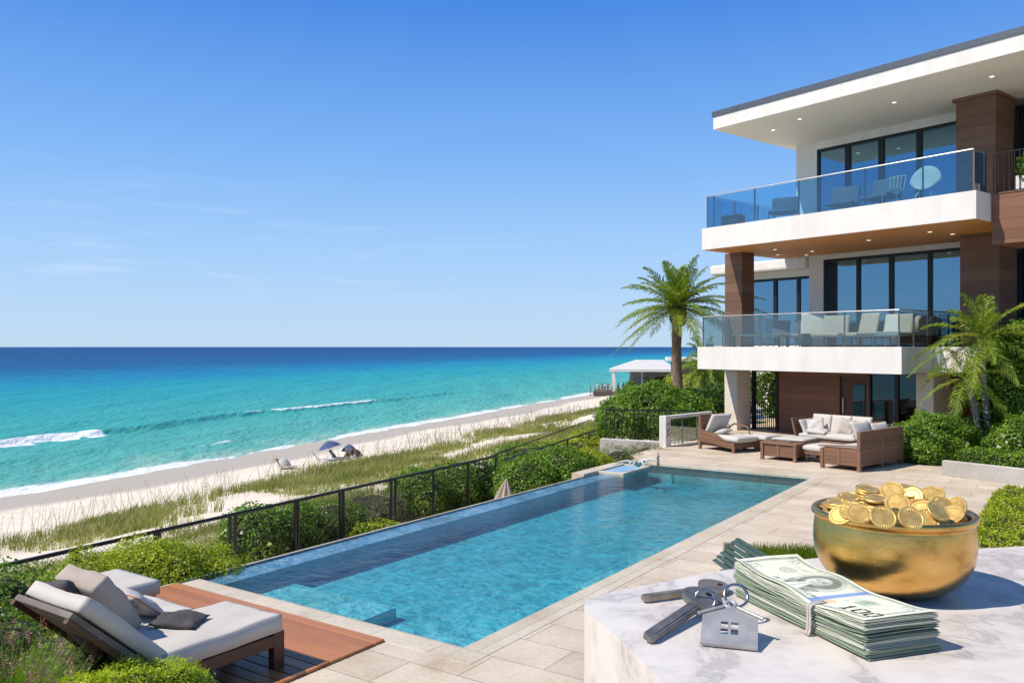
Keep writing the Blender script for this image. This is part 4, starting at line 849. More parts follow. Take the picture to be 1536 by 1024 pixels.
# ---- loungers on the wooden deck
def lounger(label, p, q, length, hinge, backlen, ang, w_=.82):
    t = thing('sun_lounger', label, 'sun lounger', W(p, q, .03), PR, 'loungers on the wooden deck')
    for x in (0, w_-.06): MB().box(x, x+.06, .05, length, .20, .31, bev=.006).build('side_rail', 'darkwood', t)
    MB().box(.06, w_-.06, length-.06, length-.001, .20, .309, bev=.006).build('end_rail', 'darkwood', t)
    MB().box(.061, w_-.061, .3, length-.062, .25, .29).build('slat_base', 'darkwood', t)
    for x in (.0, w_-.075):
        for y in (.25, length-.115): MB().box(x-.004, x+.079, y, y+.12, 0, .205 if y < 1 else .33, bev=.006).build('leg', 'darkwood', t)
    ca, sa = math.cos(ang), math.sin(ang)
    rot = Matrix.Rotation(-ang, 3, 'X')
    # back panel leans away from the hinge
    def bp(v): return Vector((v[0], hinge-v[1]*ca+v[2]*sa, .31+v[1]*sa+v[2]*ca))
    b = MB(); vs0 = len(b.bm.verts); b.box(-.01, w_+.01, 0, backlen, -.05, .0, bev=.006)
    for v in b.bm.verts: v.co = bp(v.co)
    bb = b.build('back_panel', 'greywood', t)
    for x0_ in (-.02, w_-.03):
        b = MB(); b.box(x0_, x0_+.05, -.02, backlen, -.09, -.051, bev=.004)
        for v in b.bm.verts: v.co = bp(v.co)
        b.build('back_frame', 'darkwood', bb)
    MB().cushion((w_/2, (hinge+length)/2-.02, .40), (w_+.02, length-hinge+.02, .17), bulge=.10, seg=22, wob=.09, side=.86).build('seat_mattress', 'linen', t, smooth=3)
    c_ = bp((w_/2, backlen/2-.02, .085)); MB().cushion(c_, (w_+.0, backlen-.02, .14), rot=rot, bulge=.15, seg=22, wob=.10, side=.80).build('back_mattress', 'linen', t, smooth=3)
    return t
lounger('nearer lounger with pale mattress and raised weathered wood back on the deck', 2.34, -3.28, 1.93, .72, 1.03, R(43))
lounger('farther lounger with pale mattress half hidden by the big pillows', 1.50, -2.52, .82, .06, .12, R(8))
t = thing('deck_ottoman', 'low pale padded ottoman at the far left end of the deck by the hedge', 'ottoman', W(.28, -2.2, .03), PR)
MB().box(.03, .79, .03, .87, .06, .3, bev=.01).build('base', 'darkwood', t); MB().cushion((.41, .45, .38), (.84, .92, .17), bulge=.12, side=.86).build('cushion', 'linen', t, smooth=3)
def place(o, loc, rot): o.location = loc; o.rotation_euler = rot; return o
pe = (R(-54), R(3), PR+R(5))
o = place(MB().cushion((0, 0, 0), (.56, .62, .20), bulge=.30, seg=18, wob=.10, side=.78).build('big_pillow', 'taupe', None, smooth=3), W(2.24, -2.60, .80), pe); tag(o, 'big thick taupe pillow standing upright against the loungers', 'pillow')
t = thing('piped_pillow', 'pale pillow with orange piping in front of the big taupe pillow', 'pillow', W(2.10, -2.22, .66), 0); t.rotation_euler = (R(-38), R(6), PR+R(10))
MB().cushion((0, 0, 0), (.52, .5, .15), pillow=True, wob=.2).build('cover', 'linen', t, smooth=3)
pts = [(x*.25*(1-.07*(1-y*y)*x*x), y*.24*(1-.07*(1-x*x)*y*y), 0) for x, y in [(-1+2*i/12, -1) for i in range(12)]+[(1, -1+2*i/12) for i in range(12)]+[(1-2*i/12, 1) for i in range(12)]+[(-1, 1-2*i/12) for i in range(12)]]
MB().tube([(x*1.035, y*1.035, z) for x, y, z in pts], .006, 6, closed=True).build('piping', 'orange', t)
pil('dark grey pillow wedged between the taupe pillow and the nearer backrest', W(2.50, -2.88, .66), (.5, .42, .18), (R(-60), R(20), PR), 'charcoal')
pil('dark grey pillow on the farther lounger behind the taupe pillow', W(2.12, -2.82, .84), (.48, .42, .16), (R(-60), R(-10), PR), 'charcoal')
pil('crumpled pale grey pillow beneath the taupe pillow', W(2.32, -2.9, .72), (.5, .4, .16), (R(-40), R(12), PR+R(20)), 'grey', wob=.4)
pil('flat charcoal cushion lying alone on the nearer lounger seat', W(2.62, -2.08, .548), (.44, .34, .10), (R(3), R(4), PR+R(32)), 'charcoal', wob=.35)

# ---- green slatted bench by the table edge
t = thing('slatted_bench', 'dark green slatted bench seen just beyond the edge of the marble counter', 'bench', Vector((2.66, 11.1, 0)), R(-84))
for k in range(6): MB().box(0, 1.6, 0, .060, 0, .022, bev=.004).build('slat', 'greenpaint', t)
for k, o in enumerate(t.children): o.location = (0, .30-k*.052, .36-k*.048); o.rotation_euler = (R(20), 0, 0)
MB().box(-.06, .0, .20, .34, .0, .36, bev=.005).build('side_frame', 'hessian', t); MB().box(1.6, 1.65, -.12, .36, .0, .34, bev=.005).build('side_frame', 'hessian', t)
MB().box(-.02, 1.62, .36, .42, .33, .42, bev=.006).build('top_rail', 'greenpaint', t)
# ---- stone post, glass screen and low wall beyond the pool
G0, G1 = Vector((4.55, 24.8, 0)), Vector((6.35, 26.6, 0)); ga = math.atan2(1.8, 1.8)
t = thing('glass_screen', 'low glass screen with stone end post and stone top rail beyond the pool', 'screen', G0, ga)
MB().box(-.05, .2, -.12, .12, 0, .93, bev=.01).build('post', 'planter', t); MB().box(.2, 2.6, -.09, .09, .82, .92, bev=.008).build('top_rail', 'planter', t)
for x in (.22, 1.0, 1.85): MB().box(x, x+.02, -.02, .02, .0, .82).build('upright', 'iron', t)
for x in (.245, 1.025, 1.875): MB().box(x, x+.75, -.006, .006, .05, .815).build('glass_panel', 'railclear', t)
b = MB()
for dz in (.62, .44, .3): b.tube([(.02, -.128, dz), (.06, -.128, dz+.09), (.1, -.128, dz+.03), (.13, -.128, dz+.12)], .011, 6)
b.build('scroll_ornament', 'iron', t)
t = MB().box(0, 2.0, 0, .22, -1.2, .12, bev=.01).build('retaining_wall', 'planter', None); t.location = (2.75, 25.9, 0); t.rotation_euler = (0, 0, R(-28)); tag(t, 'short low pale wall running left from the stone end post', 'wall')
# planter wall at right
t = MB().prism([(0, 0), (0, .16), (7, .16), (7, 0)], -.1, .36, bev=.008).build('planter_wall', 'planter', None); t.location = (10.0, 19.2, 0); t.rotation_euler = (0, 0, math.atan2(-1.45, 1.1)); tag(t, 'low pale stone planter wall in front of the clipped hedge at right', 'planter wall')
# ================================================================= ON THE MARBLE COUNTER
BC = Vector((.3375, .732, TZ))
t = thing('brass_bowl', 'round polished brass bowl heaped with gold coins on the marble counter', 'bowl', BC)
out = [(0, 0), (.025, 0), (.032, .001), (.0435, .0050), (.0556, .0145), (.0635, .0275), (.0662, .041), (.0660, .053), (.0652, .0602), (.0648, .0632), (.0662, .0648), (.0678, .0668), (.0676, .0698), (.0655, .0712), (.0625, .0702), (.0610, .0675), (.0615, .060), (.062, .045), (.059, .027), (.044, .012), (.0, .006)]
MB().lathe(catmull(out, 5)[:-1]+[(0, .006)], 96).build('shell', 'brass', t, smooth=3)
def coin(label, loc, nrm, r=.0101, h=.0021, share=None, grp=None, rz=0):
    b = MB(); b.lathe([(0, -h/2), (r-.0004, -h/2), (r, -h/2+.0004), (r, h/2-.0004), (r-.0004, h/2), (r-.0012, h/2), (r-.0016, h/2-.0003), (0, h/2-.0003)], 40) if share is None else None
    if share is None: o = b.build('gold_coin', 'coin', None, smooth=R(35))
    else: o = share.copy(); C.objects.link(o)
    q = Vector(nrm).normalized().to_track_quat('Z', 'Y'); o.rotation_mode = 'QUATERNION'
    from mathutils import Quaternion
    o.rotation_quaternion = q @ Quaternion((0, 0, 1), rz); o.location = loc
    tag(o, label, 'coin', grp); return o
def zpt(zx, zy, z):
    """a point on the horizontal plane z (above the counter) from measured offsets in the photograph"""
    x, y = 1210+zx/5.12, 700+zy/5.12; h = H-TZ-z; Y = h*1238/(y-520); X = (x-768)/1238*Y; return Vector((BC.x+(X-BC.x)*.93, BC.y+(Y-BC.y)*.93, TZ+z))
CG = 'gold coins heaped in the brass bowl'
CL = [('gold coin lying flat on the far left rim of the bowl', 200, 268, .077, (-.15, -.12, 1)),
 ('gold coin directly beneath the flat one at the left rim', 198, 292, .0745, (-.1, -.1, 1)),
 ('brownish gold coin lying flat behind the left rim coins', 300, 232, .080, (-.1, -.25, 1)),
 ('gold coin lying flat between the left rim coin and the edgewise stack', 350, 264, .078, (.1, -.15, 1)),
 ('top coin of the back left stack of four', 452, 168, .0865, (.05, -.22, 1)),
 ('second coin from the top of the back left stack of four', 455, 190, .0842, (.1, -.25, 1)),
 ('third coin from the top of the back left stack of four', 450, 208, .0818, (.0, -.2, 1)),
 ('lowest coin of the back left stack of four', 470, 226, .0795, (.05, -.15, 1)),
 ('upper coin of the stack lying behind the two upright front coins', 520, 244, .0825, (-.05, -.18, 1)),
 ('lower coin of the stack lying behind the two upright front coins', 522, 292, .0775, (-.05, -.15, 1)),
 ('thin edge coin at the bottom of the stack behind the front coins', 518, 316, .0752, (.02, -.12, 1)),
 ('large coin tilted to the left at the very top of the heap', 655, 182, .0870, (-.38, -.62, .85)),
 ('coin leaning forward just below the topmost coin', 700, 288, .0830, (-.35, -.85, .75)),
 ('left of the two upright coins facing the front of the bowl', 582, 396, .0775, (-.12, -1, .75)),
 ('right of the two upright coins facing the front of the bowl', 812, 402, .0770, (-.05, -1, .72)),
 ('broad coin sloping forward at the front left inside the rim', 385, 368, .0780, (-.25, -.7, .95)),
 ('coin tucked behind the broad front left coin', 318, 338, .0768, (-.45, -.5, 1)),
 ('coin sliding down the left inner wall of the bowl', 232, 372, .0725, (-.6, -.55, .8)),
 ('upper small coin at the back right of the topmost coin', 800, 160, .0840, (.1, -.15, 1)),
 ('lower small coin at the back right of the topmost coin', 800, 186, .0815, (.1, -.15, 1)),
 ('steep coin standing behind the coin that leans forward', 818, 236, .0800, (-.7, -.6, .55)),
 ('pale coin lying behind the raised right coin', 905, 232, .0800, (-.1, -.35, 1)),
 ('raised coin tipped toward the left at the right of the heap', 990, 212, .0840, (-.35, -.5, .85)),
 ('wide coin lying nearly flat at the right rear of the heap', 1090, 282, .0790, (-.1, -.42, 1)),
 ('coin leaning to the left between right front coin and darker coin', 905, 335, .0770, (-.55, -.45, .75)),
 ('darker engraved coin tipped sideways near the right rim', 1035, 350, .0785, (.35, -.75, .8)),
 ('coin showing a small arc at the far right inner rim', 1150, 372, .0730, (-.5, -.4, .8)),
 ('small sliver of coin between the two upright front coins', 700, 412, .0735, (.5, -.8, .4)),
 ('coin fragment behind the right upright coin close to the front rim', 940, 420, .0715, (-.3, -.9, .6)),
 ('coin wedged upright against the far right wall of the bowl', 1188, 318, .0760, (-.9, -.3, .35))]
c0 = None
for i, (lb, zx, zy, z, nr) in enumerate(CL):
    o = coin(lb, zpt(zx, zy, z), nr, share=c0, grp=CG, rz=i*1.3); c0 = c0 or o
k = 0
for ring, (rr, z, n) in enumerate([(.050, .0690, 20), (.036, .0750, 15), (.019, .0790, 8), (.0, .082, 1), (.051, .063, 17), (.027, .071, 9)]):
    for i in range(n):
        a = 2*math.pi*(i+.37*ring)/max(1, n); p = BC+Vector((rr*math.cos(a), rr*math.sin(a)+.002, z+random.uniform(-.001, .001)-(.002 if math.sin(a) < -.5 else 0)))
        coin('gold coin half buried in the lower layers of the heap in the brass bowl', p, (random.uniform(-.3, .3), random.uniform(-.45, .15), 1), share=c0, grp='buried gold coins', rz=random.random()*6)

# ---- banded stack of banknotes
NL, NW, NH = .156, .0640, .026
Lx = Vector((.311, -.950, 0)).normalized(); Wy = Vector((.950, .311, 0)).normalized()
N0 = Vector((.1925, .713, TZ))
NR = math.atan2(Lx.y, Lx.x)
t = thing('banknote_stack', 'thick stack of green and cream banknotes held by a pale elastic band', 'banknotes', N0, NR)   # local x along the note, local y across it
def sheetz(u, v, i, n):
    """height of sheet i of n above the counter; ends of the upper sheets curl up"""
    f = i/(n-1); base = .0012+f*(NH-.0020)
    pinch = -.0020*f*math.exp(-((u-.62)/.16)**2)
    curl = .0058*f*max(0, (.30-u)/.30)**2+.0022*f*max(0, (u-.8)/.2)**2
    wav = (.0006*math.sin(u*9+i*.35)+.0004*math.sin(u*17+v*2+i*.9))*(.4+f)
    return base+pinch+curl+wav+.0006*f*math.sin(v*3.1+.4)
n_sheet = 50; wads = [(0, 11, 'paperdark'), (11, 23, 'paper'), (23, 36, 'paperdark'), (36, 49, 'paper')]
rs = random.Random(5)
for w0, w1, mm in wads:
    b = MB(); ox, oy, rot_ = rs.uniform(-.0015, .0015), rs.uniform(-.0012, .0012), R(rs.uniform(-.9, .9))
    for i in range(w0, w1):
        dx, dy, rr = ox+rs.uniform(-.0016, .0016), oy+rs.uniform(-.0012, .0012), rot_+R(rs.uniform(-.35, .35)); th = .00034; nx = 22
        rows = []
        for k in range(nx+1):
            u = k/nx; row = []
            for v in (0, .5, 1):
                x = (u-.5)*NL; y = (v-.5)*NW; X = x*math.cos(rr)-y*math.sin(rr)+NL/2+dx; Y = x*math.sin(rr)+y*math.cos(rr)+NW/2+dy
                z = sheetz(u, v, i, n_sheet); row.append((X, Y, z))
            rows.append(row)
        lo = [[b.bm.verts.new((p[0], p[1], p[2]-th/2)) for p in r] for r in rows]; hi = [[b.bm.verts.new((p[0], p[1], p[2]+th/2)) for p in r] for r in rows]
        for k in range(nx):
            for j in range(2):
                b.bm.faces.new((hi[k][j], hi[k+1][j], hi[k+1][j+1], hi[k][j+1])); b.bm.faces.new((lo[k][j+1], lo[k+1][j+1], lo[k+1][j], lo[k][j]))
            b.bm.faces.new((lo[k][0], lo[k+1][0], hi[k+1][0], hi[k][0])); b.bm.faces.new((lo[k+1][2], lo[k][2], hi[k][2], hi[k+1][2]))
        for e, s_ in ((0, 1), (nx, -1)):
            for j in range(2): b.bm.faces.new((lo[e][j], hi[e][j], hi[e][j+1], lo[e][j+1]))
    b.build('note_wad', mm, t, recalc=True)
# printed face of the top note: drawn as a fine grid of vertex colours
FONT = {'0': '01110 10001 10001 10001 10001 10001 01110', '1': '00100 01100 00100 00100 00100 00100 01110', 'A': '01110 10001 10001 11111 10001 10001 10001', 'B': '11110 10001 11110 10001 10001 10001 11110', 'C': '01111 10000 10000 10000 10000 10000 01111',
 'D': '11110 10001 10001 10001 10001 10001 11110', 'E': '11111 10000 11110 10000 10000 10000 11111', 'F': '11111 10000 11110 10000 10000 10000 10000', 'H': '10001 10001 11111 10001 10001 10001 10001', 'I': '01110 00100 00100 00100 00100 00100 01110',
 'L': '10000 10000 10000 10000 10000 10000 11111', 'M': '10001 11011 10101 10001 10001 10001 10001', 'N': '10001 11001 10101 10011 10001 10001 10001', 'O': '01110 10001 10001 10001 10001 10001 01110', 'R': '11110 10001 11110 10100 10010 10001 10001',
 'S': '01111 10000 01110 00001 00001 00001 11110', 'T': '11111 00100 00100 00100 00100 00100 00100', 'U': '10001 10001 10001 10001 10001 10001 01110', 'V': '10001 10001 10001 10001 01010 01010 00100', 'K': '10001 10010 11100 10010 10001 10001 10001', ' ': '0 0 0 0 0 0 0', 'G': '01111 10000 10011 10001 10001 10001 01110'}
nw, nh = 560, 230; U, Vv = np.meshgrid((np.arange(nw)+.5)/nw, (np.arange(nh)+.5)/nh); X = U*NL*1000; Yy = Vv*NW*1000   # millimetres
img = np.zeros((nh, nw, 3)); img[:] = (.74, .745, .60)
img += (.04*np.sin(X*.33)*np.cos(Yy*.25+1))[..., None]*np.array([1, .6, .2])
def ink(mask, col, a=1.0):
    mk = (np.clip(mask, 0, 1)*a)[..., None]; img[:] = img*(1-mk)+np.array(col)*mk
def text(s_, x, y, hgt, col=(.05, .07, .06), a=1.0, sx=1.0, bold=0):
    px_ = hgt/7
    for ch in s_:
        rows = FONT.get(ch, FONT[' ']).split()
        for r_, row in enumerate(rows):
            for c_, bit in enumerate(row):
                if bit == '1':
                    x0 = x+c_*px_*sx; y0 = y+(6-r_)*px_; ink(((X >= x0-bold) & (X < x0+px_*sx+bold) & (Yy >= y0-bold*.5) & (Yy < y0+px_+bold*.5)).astype(float), col, a)
        x += 6*px_*sx
ml, mw = NL*1000, NW*1000; G_ = (.10, .13, .11)
bord = (X > 4.5) & (X < ml-4.5) & (Yy > 4.0) & (Yy < mw-4.0); inner = (X > 8) & (X < ml-8) & (Yy > 7.5) & (Yy < mw-7.5)
lace = .55+.45*np.sign(np.sin(X*2.6)*np.sin(Yy*2.6+X*.7))
ink((bord & ~inner)*lace, G_, .72)
ink(((X > 4.5) & (X < 5.2) | (X > ml-5.2) & (X < ml-4.5))*bord*1.0, G_, .9)
ink(bord & ((Yy < 4.8) | (Yy > mw-4.8)), G_, .9)
for (cx, cy) in ((13, 11), (13, mw-11), (ml-13, mw-11)): ink(np.exp(-(((X-cx)/8.5)**2+((Yy-cy)/5)**2)**3)*(.6+.4*np.sin(X*3)), G_, .75)
text('100', 6.8, mw-14, 7, (.8, .82, .7), bold=.2); text('100', 6.8, 7.5, 7, (.8, .82, .7), bold=.2); text('100', ml-19.5, mw-14, 7, (.8, .82, .7), bold=.2); text('100', ml-38, 8.5, 13, (.10, .09, .07), sx=1.1, bold=.5)
text('THE UNITED STATES OF AMERICA', 38, mw-12.5, 4.2, G_, .85, .62); text('FEDERAL RESERVE NOTE', 30, mw-6.4, 1.9, (.6, .64, .5), 1, .8); text('ONE HUNDRED DOLLARS', 40, 9.2, 4.6, G_, .85, .72, bold=.1)
text('LB 10010011 C', 22, mw-19.5, 3.6, (.05, .16, .09), .8, .8); text('LB 10010011 C', 103, 27, 3.4, (.05, .16, .09), .8, .8)
d1 = np.hypot(X-29, Yy-33); ink(((d1 < 7.2) & (d1 > 5.6))*(.6+.4*np.sin(np.arctan2(Yy-33, X-29)*22)), G_, .75); ink((d1 < 4.8)*(.5+.5*np.sin(X*4)*np.sin(Yy*4)), G_, .7); ink(((d1 < 2.4))*1., (.7, .72, .6), .6)
d2 = np.hypot((X-118)/1.1, Yy-36); ink((d2 < 8.5)*np.clip(1.2-d2/9, 0, 1), (.10, .22, .15), .7); text('100', 110, 33, 6, (.6, .68, .55), .5, 1.1, bold=.2)
# portrait: oval vignette, long hair, face and collar in engraved lines
eng = .62+.38*np.sin(Yy*5.2+1.4*np.sin(X*.5)); P0x, P0y = 66, 32
ov = (((X-P0x)/19)**2+((Yy-P0y)/26)**2) < 1; ink(ov*eng, (.30, .33, .29), .6)
hair = ((((X-P0x)/14.5)**2+((Yy-(P0y+3))/18)**2) < 1); ink(hair*(.65+.35*np.sin(X*3.2+.8*np.sin(Yy*.8))), (.07, .09, .07), .95)
coat = (Yy < P0y-10) & (np.abs(X-P0x) < 17) & ov; ink(coat*eng, (.12, .14, .12), .8)
coll = (Yy < P0y-7) & (np.abs(X-P0x) < (P0y-5-Yy)*.28+2) & ov; ink(coll*1., (.74, .76, .66), .95); ink((coll & (np.abs(X-P0x) < .5))*1., G_, .6)
face = (((X-P0x)/8.2)**2+((Yy-(P0y+2.5))/11.5)**2) < 1; ink(face*1., (.66, .68, .58), .95); ink(face*np.clip((X-P0x+1)/9, 0, 1)*eng, (.2, .23, .19), .8)
for ex in (-3.2, 3.2): ink(np.exp(-(((X-P0x-ex)/1.9)**2+((Yy-P0y-4.2)/.8)**2)**2)*1., (.08, .1, .08), .9); ink(np.exp(-(((X-P0x-ex)/2.5)**2+((Yy-P0y-6.3)/.5)**2)**2)*1., (.12, .14, .12), .7)
ink(np.exp(-(((X-P0x-1.0)/.6)**2+((Yy-P0y-1.2)/3)**2)**2), (.25, .27, .22), .7); ink(np.exp(-(((X-P0x)/3)**2+((Yy-P0y+3.6)/.6)**2)**2), (.12, .12, .1), .8); ink(np.exp(-(((X-P0x)/4)**2+((Yy-P0y-12)/2)**2)**2)*.5, (.7, .7, .6), .7)
ink(((X > 90) & (X < 96.5) & (Yy > 4) & (Yy < mw-4))*(.85+.15*np.sin(Yy*2.4)), (.10, .22, .58), .82); ink((((X-101)/5)**2+((Yy-15)/7)**2 < 1)*1., (.62, .36, .14), .5)
for k_ in range(5): ink(((np.abs(Yy-(mw-22-k_*2.1)) < .28) & (X > 98) & (X < 98+28-k_*3) & (np.sin(X*5+k_) > -.3))*1., G_, .6); ink(((np.abs(Yy-(42-k_*1.9)) < .25) & (X > 36) & (X < 49) & (np.sin(X*5+k_*2) > -.3))*1., G_, .5)
img = np.clip((img-.35)*1.12+.34, 0, 1)
P = np.zeros((nh, nw, 3))
uu = np.linspace(0, 1, nw); vv_ = np.linspace(0, 1, nh)
zz = np.array([[sheetz(u, v, n_sheet-1, n_sheet) for u in uu[::8]] for v in (0, .5, 1)])
for j in range(nh):
    v = vv_[j]; row = zz[0]*(1-2*v)+zz[1]*2*v if v < .5 else zz[1]*(2-2*v)+zz[2]*(2*v-1); P[j, :, 2] = np.interp(uu, uu[::8], row)+.0009
P[..., 0] = uu[None, :]*NL; P[..., 1] = vv_[:, None]*NW
P[..., 2] += .0022*np.clip((.10-vv_[:, None])/.1, 0, 1)**2*np.clip(1-uu[None, :]*1.4, 0, 1)
m, n_, p_, o_ = mat_base('printed_note'); at = n_.nodes.new('ShaderNodeAttribute'); at.attribute_name = 'print'; n_.links.new(at.outputs['Color'], p_.inputs['Base Color']); p_.inputs['Roughness'].default_value = .8; p_.inputs['Specular IOR Level'].default_value = .2; M['print'] = m
o = grid('top_note', P, 'print', t); ca_ = o.data.color_attributes.new('print', 'FLOAT_COLOR', 'POINT'); ca_.data.foreach_set('color', np.concatenate([img.reshape(-1, 3), np.ones((nh*nw, 1))], 1).astype(np.float32).ravel())
md = o.modifiers.new('paper', 'SOLIDIFY'); md.thickness = .0004; md.offset = -1
ub = .655; zt = sheetz(ub, 0, n_sheet-1, n_sheet)+.0016
b = MB()
for dx in (-.0018, .0012):
    x = ub*NL+dx; ww = .0024
    pr = [(.011, zt+.0002), (.004, zt+.0004), (-.0028, zt-.0006), (-.0040, zt-.0035), (-.0034, zt*.6), (-.0036, .004), (-.0026, .0008), (NW*.5, .0006), (NW+.002, .0010), (NW+.0022, zt-.003), (NW-.001, zt-.0022)]
    pr = catmull(pr, 3); q0 = [[b.bm.verts.new((x+s_*ww/2+.0008*math.sin(k*.2), y, z)) for s_ in (-1, 1)] for k, (y, z) in enumerate(pr)]
    for a_, c_ in zip(q0, q0[1:]): b.bm.faces.new((a_[0], a_[1], c_[1], c_[0]))
o = b.build('elastic_band', 'elastic', t, smooth=3); md = o.modifiers.new('thick', 'SOLIDIFY'); md.thickness = .0007; md.offset = 0

# ---- keys, rings and the house shaped tag
def key(label, tip, head, r, m, lift=0, w_=.0085, name='key'):
    tip, head = Vector(tip), Vector(head); d_ = head-tip; L_ = d_.length; t = thing(name, label, 'key', (tip.x, tip.y, TZ+.0002+lift), math.atan2(d_.y, d_.x))
    b = MB(); hl = L_-r*.8; th = .0038
    b.prism([(0, -w_*.30), (.003, -w_*.5), (hl, -w_*.5), (hl, w_*.5), (.003, w_*.5), (0, w_*.30)], 0, th, bev=.0006, seg=2)
    b.box(hl*.10, hl*.96, -w_*.16, w_*.16, th+.00001, th+.0005).box(hl*.10, hl*.96, -w_*.40, -w_*.30, th+.00001, th+.0004); b.build('blade', m, t)
    c = L_; b = MB(); n = 56; ro = []
    for k_ in range(n):
        a = 2*math.pi*k_/n; rr = r*(1+.045*math.cos(3*a)); ro.append((c+rr*math.cos(a), rr*math.sin(a)))
    b.prism(ro, 0, th+.0009, bev=.0007, seg=2); b.box(hl-.002, hl+.002, -w_*.72, w_*.72, .0002, th+.0012, bev=.0004); b.build('bow', m, t, smooth=R(40))
    b = MB(); b.cyl((c+r*.50, 0, th+.0003), (c+r*.50, 0, th+.0012), r*.17, seg=20); b.build('hole_disc', 'black', t)  # black disc laid on the bow; the opening's darkness is its colour
    return t
kA = key('long dark key with grooved blade and broad rounded head in front of the other key', (.0975, .598), (.1545, .669), .0165, 'iron', lift=.0, w_=.0098)
key('slim worn brownish key lying behind the dark key', (.1095, .694), (.176, .722), .0132, 'ironbrown', lift=.002, w_=.0080).rotation_euler.x = R(10)
kA.rotation_euler = (R(20), R(-3.5), kA.rotation_euler.z); kA.location.z += .0022
def ring(label, c, r, tube, nrm):
    n = 48; b = MB(); q = Vector(nrm).normalized().to_track_quat('Z', 'Y').to_matrix(); b.tube([q @ Vector((math.cos(2*math.pi*k_/n)*r, math.sin(2*math.pi*k_/n)*r, .0006*math.sin(2*math.pi*k_/n*.5))) for k_ in range(n)], tube, 10, closed=True)
    o = b.build('key_ring', 'chrome', None, smooth=3); o.location = c; return tag(o, label, 'key ring', 'split rings of the keys')
def tpt(px_, py_, z): h = H-TZ-z; Y = h*1238/(py_-520); return Vector(((px_-768)/1238*Y, Y, TZ+z))
ring('small steel ring standing through the head of the dark key', tpt(1058, 898, .0125), .0078, .0011, (-.25, -1, .55))
ring('larger steel ring through the loop on top of the house shaped tag', tpt(1104, 893, .021), .0088, .0012, (-.15, -1, .75))
t = thing('house_tag', 'flat pewter key tag shaped like a little house with a four pane window', 'key tag', tpt(1093, 971, .0012), 0)
t.rotation_euler = (R(27), 0, R(-17))
hw, eh, ah, th = .0198, .0285, .0400, .0024      # half width, eaves height, apex height, thickness (local x right, y up the tag)
b = MB(); def_ = [(-hw, 0), (hw, 0), (hw, eh), (0, ah), (-hw, eh)]
# plate with four window openings: strips around them
wx, wy0, wy1, g_ = .0062, .0105, .0225, .0010; ym = (wy0+wy1)/2
rects = [(-hw, hw, 0, wy0), (-hw, -wx, wy0, wy1), (wx, hw, wy0, wy1), (-g_, g_, wy0, wy1), (-wx, -g_, ym-g_, ym+g_), (g_, wx, ym-g_, ym+g_)]
for r_ in rects: b.box(r_[0], r_[1], r_[2], r_[3], 0, th)
b.prism([(-hw, wy1), (hw, wy1), (hw, eh), (.0035, ah-.002), (-.0035, ah-.002), (-hw, eh)], 0, th)
bmesh.ops.remove_doubles(b.bm, verts=b.bm.verts, dist=1e-6)
b.build('plate', 'pewter', t)
for s_ in (-1, 1):
    b = MB(); b.tube([(s_*.0050, ah-.0030, th+.0008), (s_*(hw+.0035), eh-.0008, th+.0008)], [.0013, .0013], 10); b.build('roof_bar', 'pewter', t, smooth=R(50))
b = MB(); n = 24; b.tube([(math.cos(2*math.pi*k_/n)*.0037, ah+.0012+math.sin(2*math.pi*k_/n)*.0037, th*.5) for k_ in range(n)], .0014, 8, closed=True); b.build('loop', 'pewter', t, smooth=3)

# ================================================================= FENCES
F0, F1 = Vector((-7.0, 11.3, 0)), Vector((-.42, 22.7, 0)); fd = (F1-F0).normalized()
t = thing('mesh_fence', 'black metal fence with chain link panels running below the pool edge', 'fence', F0, math.atan2(fd.y, fd.x)); FL = (F1-F0).length
MB().tube([(-3, 0, .0), (FL+.02, 0, 0)], .032, 10).build('top_rail', 'black', t, smooth=3)
def fx(px_): k_ = (px_-768)/1238; return (k_*F0.y-F0.x)/(fd.x-k_*fd.y)
for px_ in (16, 108, 115, 233, 239, 345, 353, 443, 447, 510, 515, 587, 593, 650, 702, 744): x = fx(px_) if px_ > 20 else -1.7; MB().box(x-.024, x+.024, -.024, .024, -1.35, -.03, bev=.004).build('post', 'black', t)
MB().tube([(-3, 0, -1.02), (FL, 0, -1.02)], .014, 6).build('bottom_rail', 'black', t)
def wires(x0, x1, z0, z1, step, r_):
    V = []; hh = z1-z0
    for sg in (1, -1):
        k_ = x0-hh
        while k_ < x1:
            a, c_ = (k_, z0), (k_+hh, z1)
            if sg < 0: a, c_ = (k_, z1), (k_+hh, z0)
            pa, pc = list(a), list(c_); sl = (c_[1]-a[1])/(c_[0]-a[0])
            if pa[0] < x0: pa = [x0, a[1]+(x0-a[0])*sl]
            if pc[0] > x1: pc = [x1, a[1]+(x1-a[0])*sl]
            if pc[0] > pa[0]:
                for dy in ((0, 1), (1, 0)):
                    o1 = np.array([r_*dy[1]*-sg*.7, r_*dy[0], r_*dy[1]*.7]); pA = np.array([pa[0], 0, pa[1]]); pC = np.array([pc[0], 0, pc[1]]); V.append([pA-o1, pC-o1, pC+o1, pA+o1])
            k_ += step
    return np.array(V)
quads('wire_mesh', wires(-3, FL, -1.02, -.03, .075, .0022), 'black', t)
F2 = Vector((3.9, 32.5, 0)); f2 = F2-F1; t = thing('low_railing', 'thin black railing continuing among the shrubs behind the mesh fence', 'railing', F1+Vector((0, 0, -.18)), math.atan2(f2.y, f2.x))
L2 = f2.length; MB().tube([(.3, 0, 0), (L2, 0, .1)], .028, 8).build('top_rail', 'black', t); MB().tube([(.3, .9, -.1), (L2, .9, .25)], .02, 8).build('rear_rail', 'black', t)
for x in (1.1, 3.4, 5.7, 8.0, 10.3): MB().box(x-.025, x+.025, -.02, .02, -.9, .04).build('post', 'black', t)
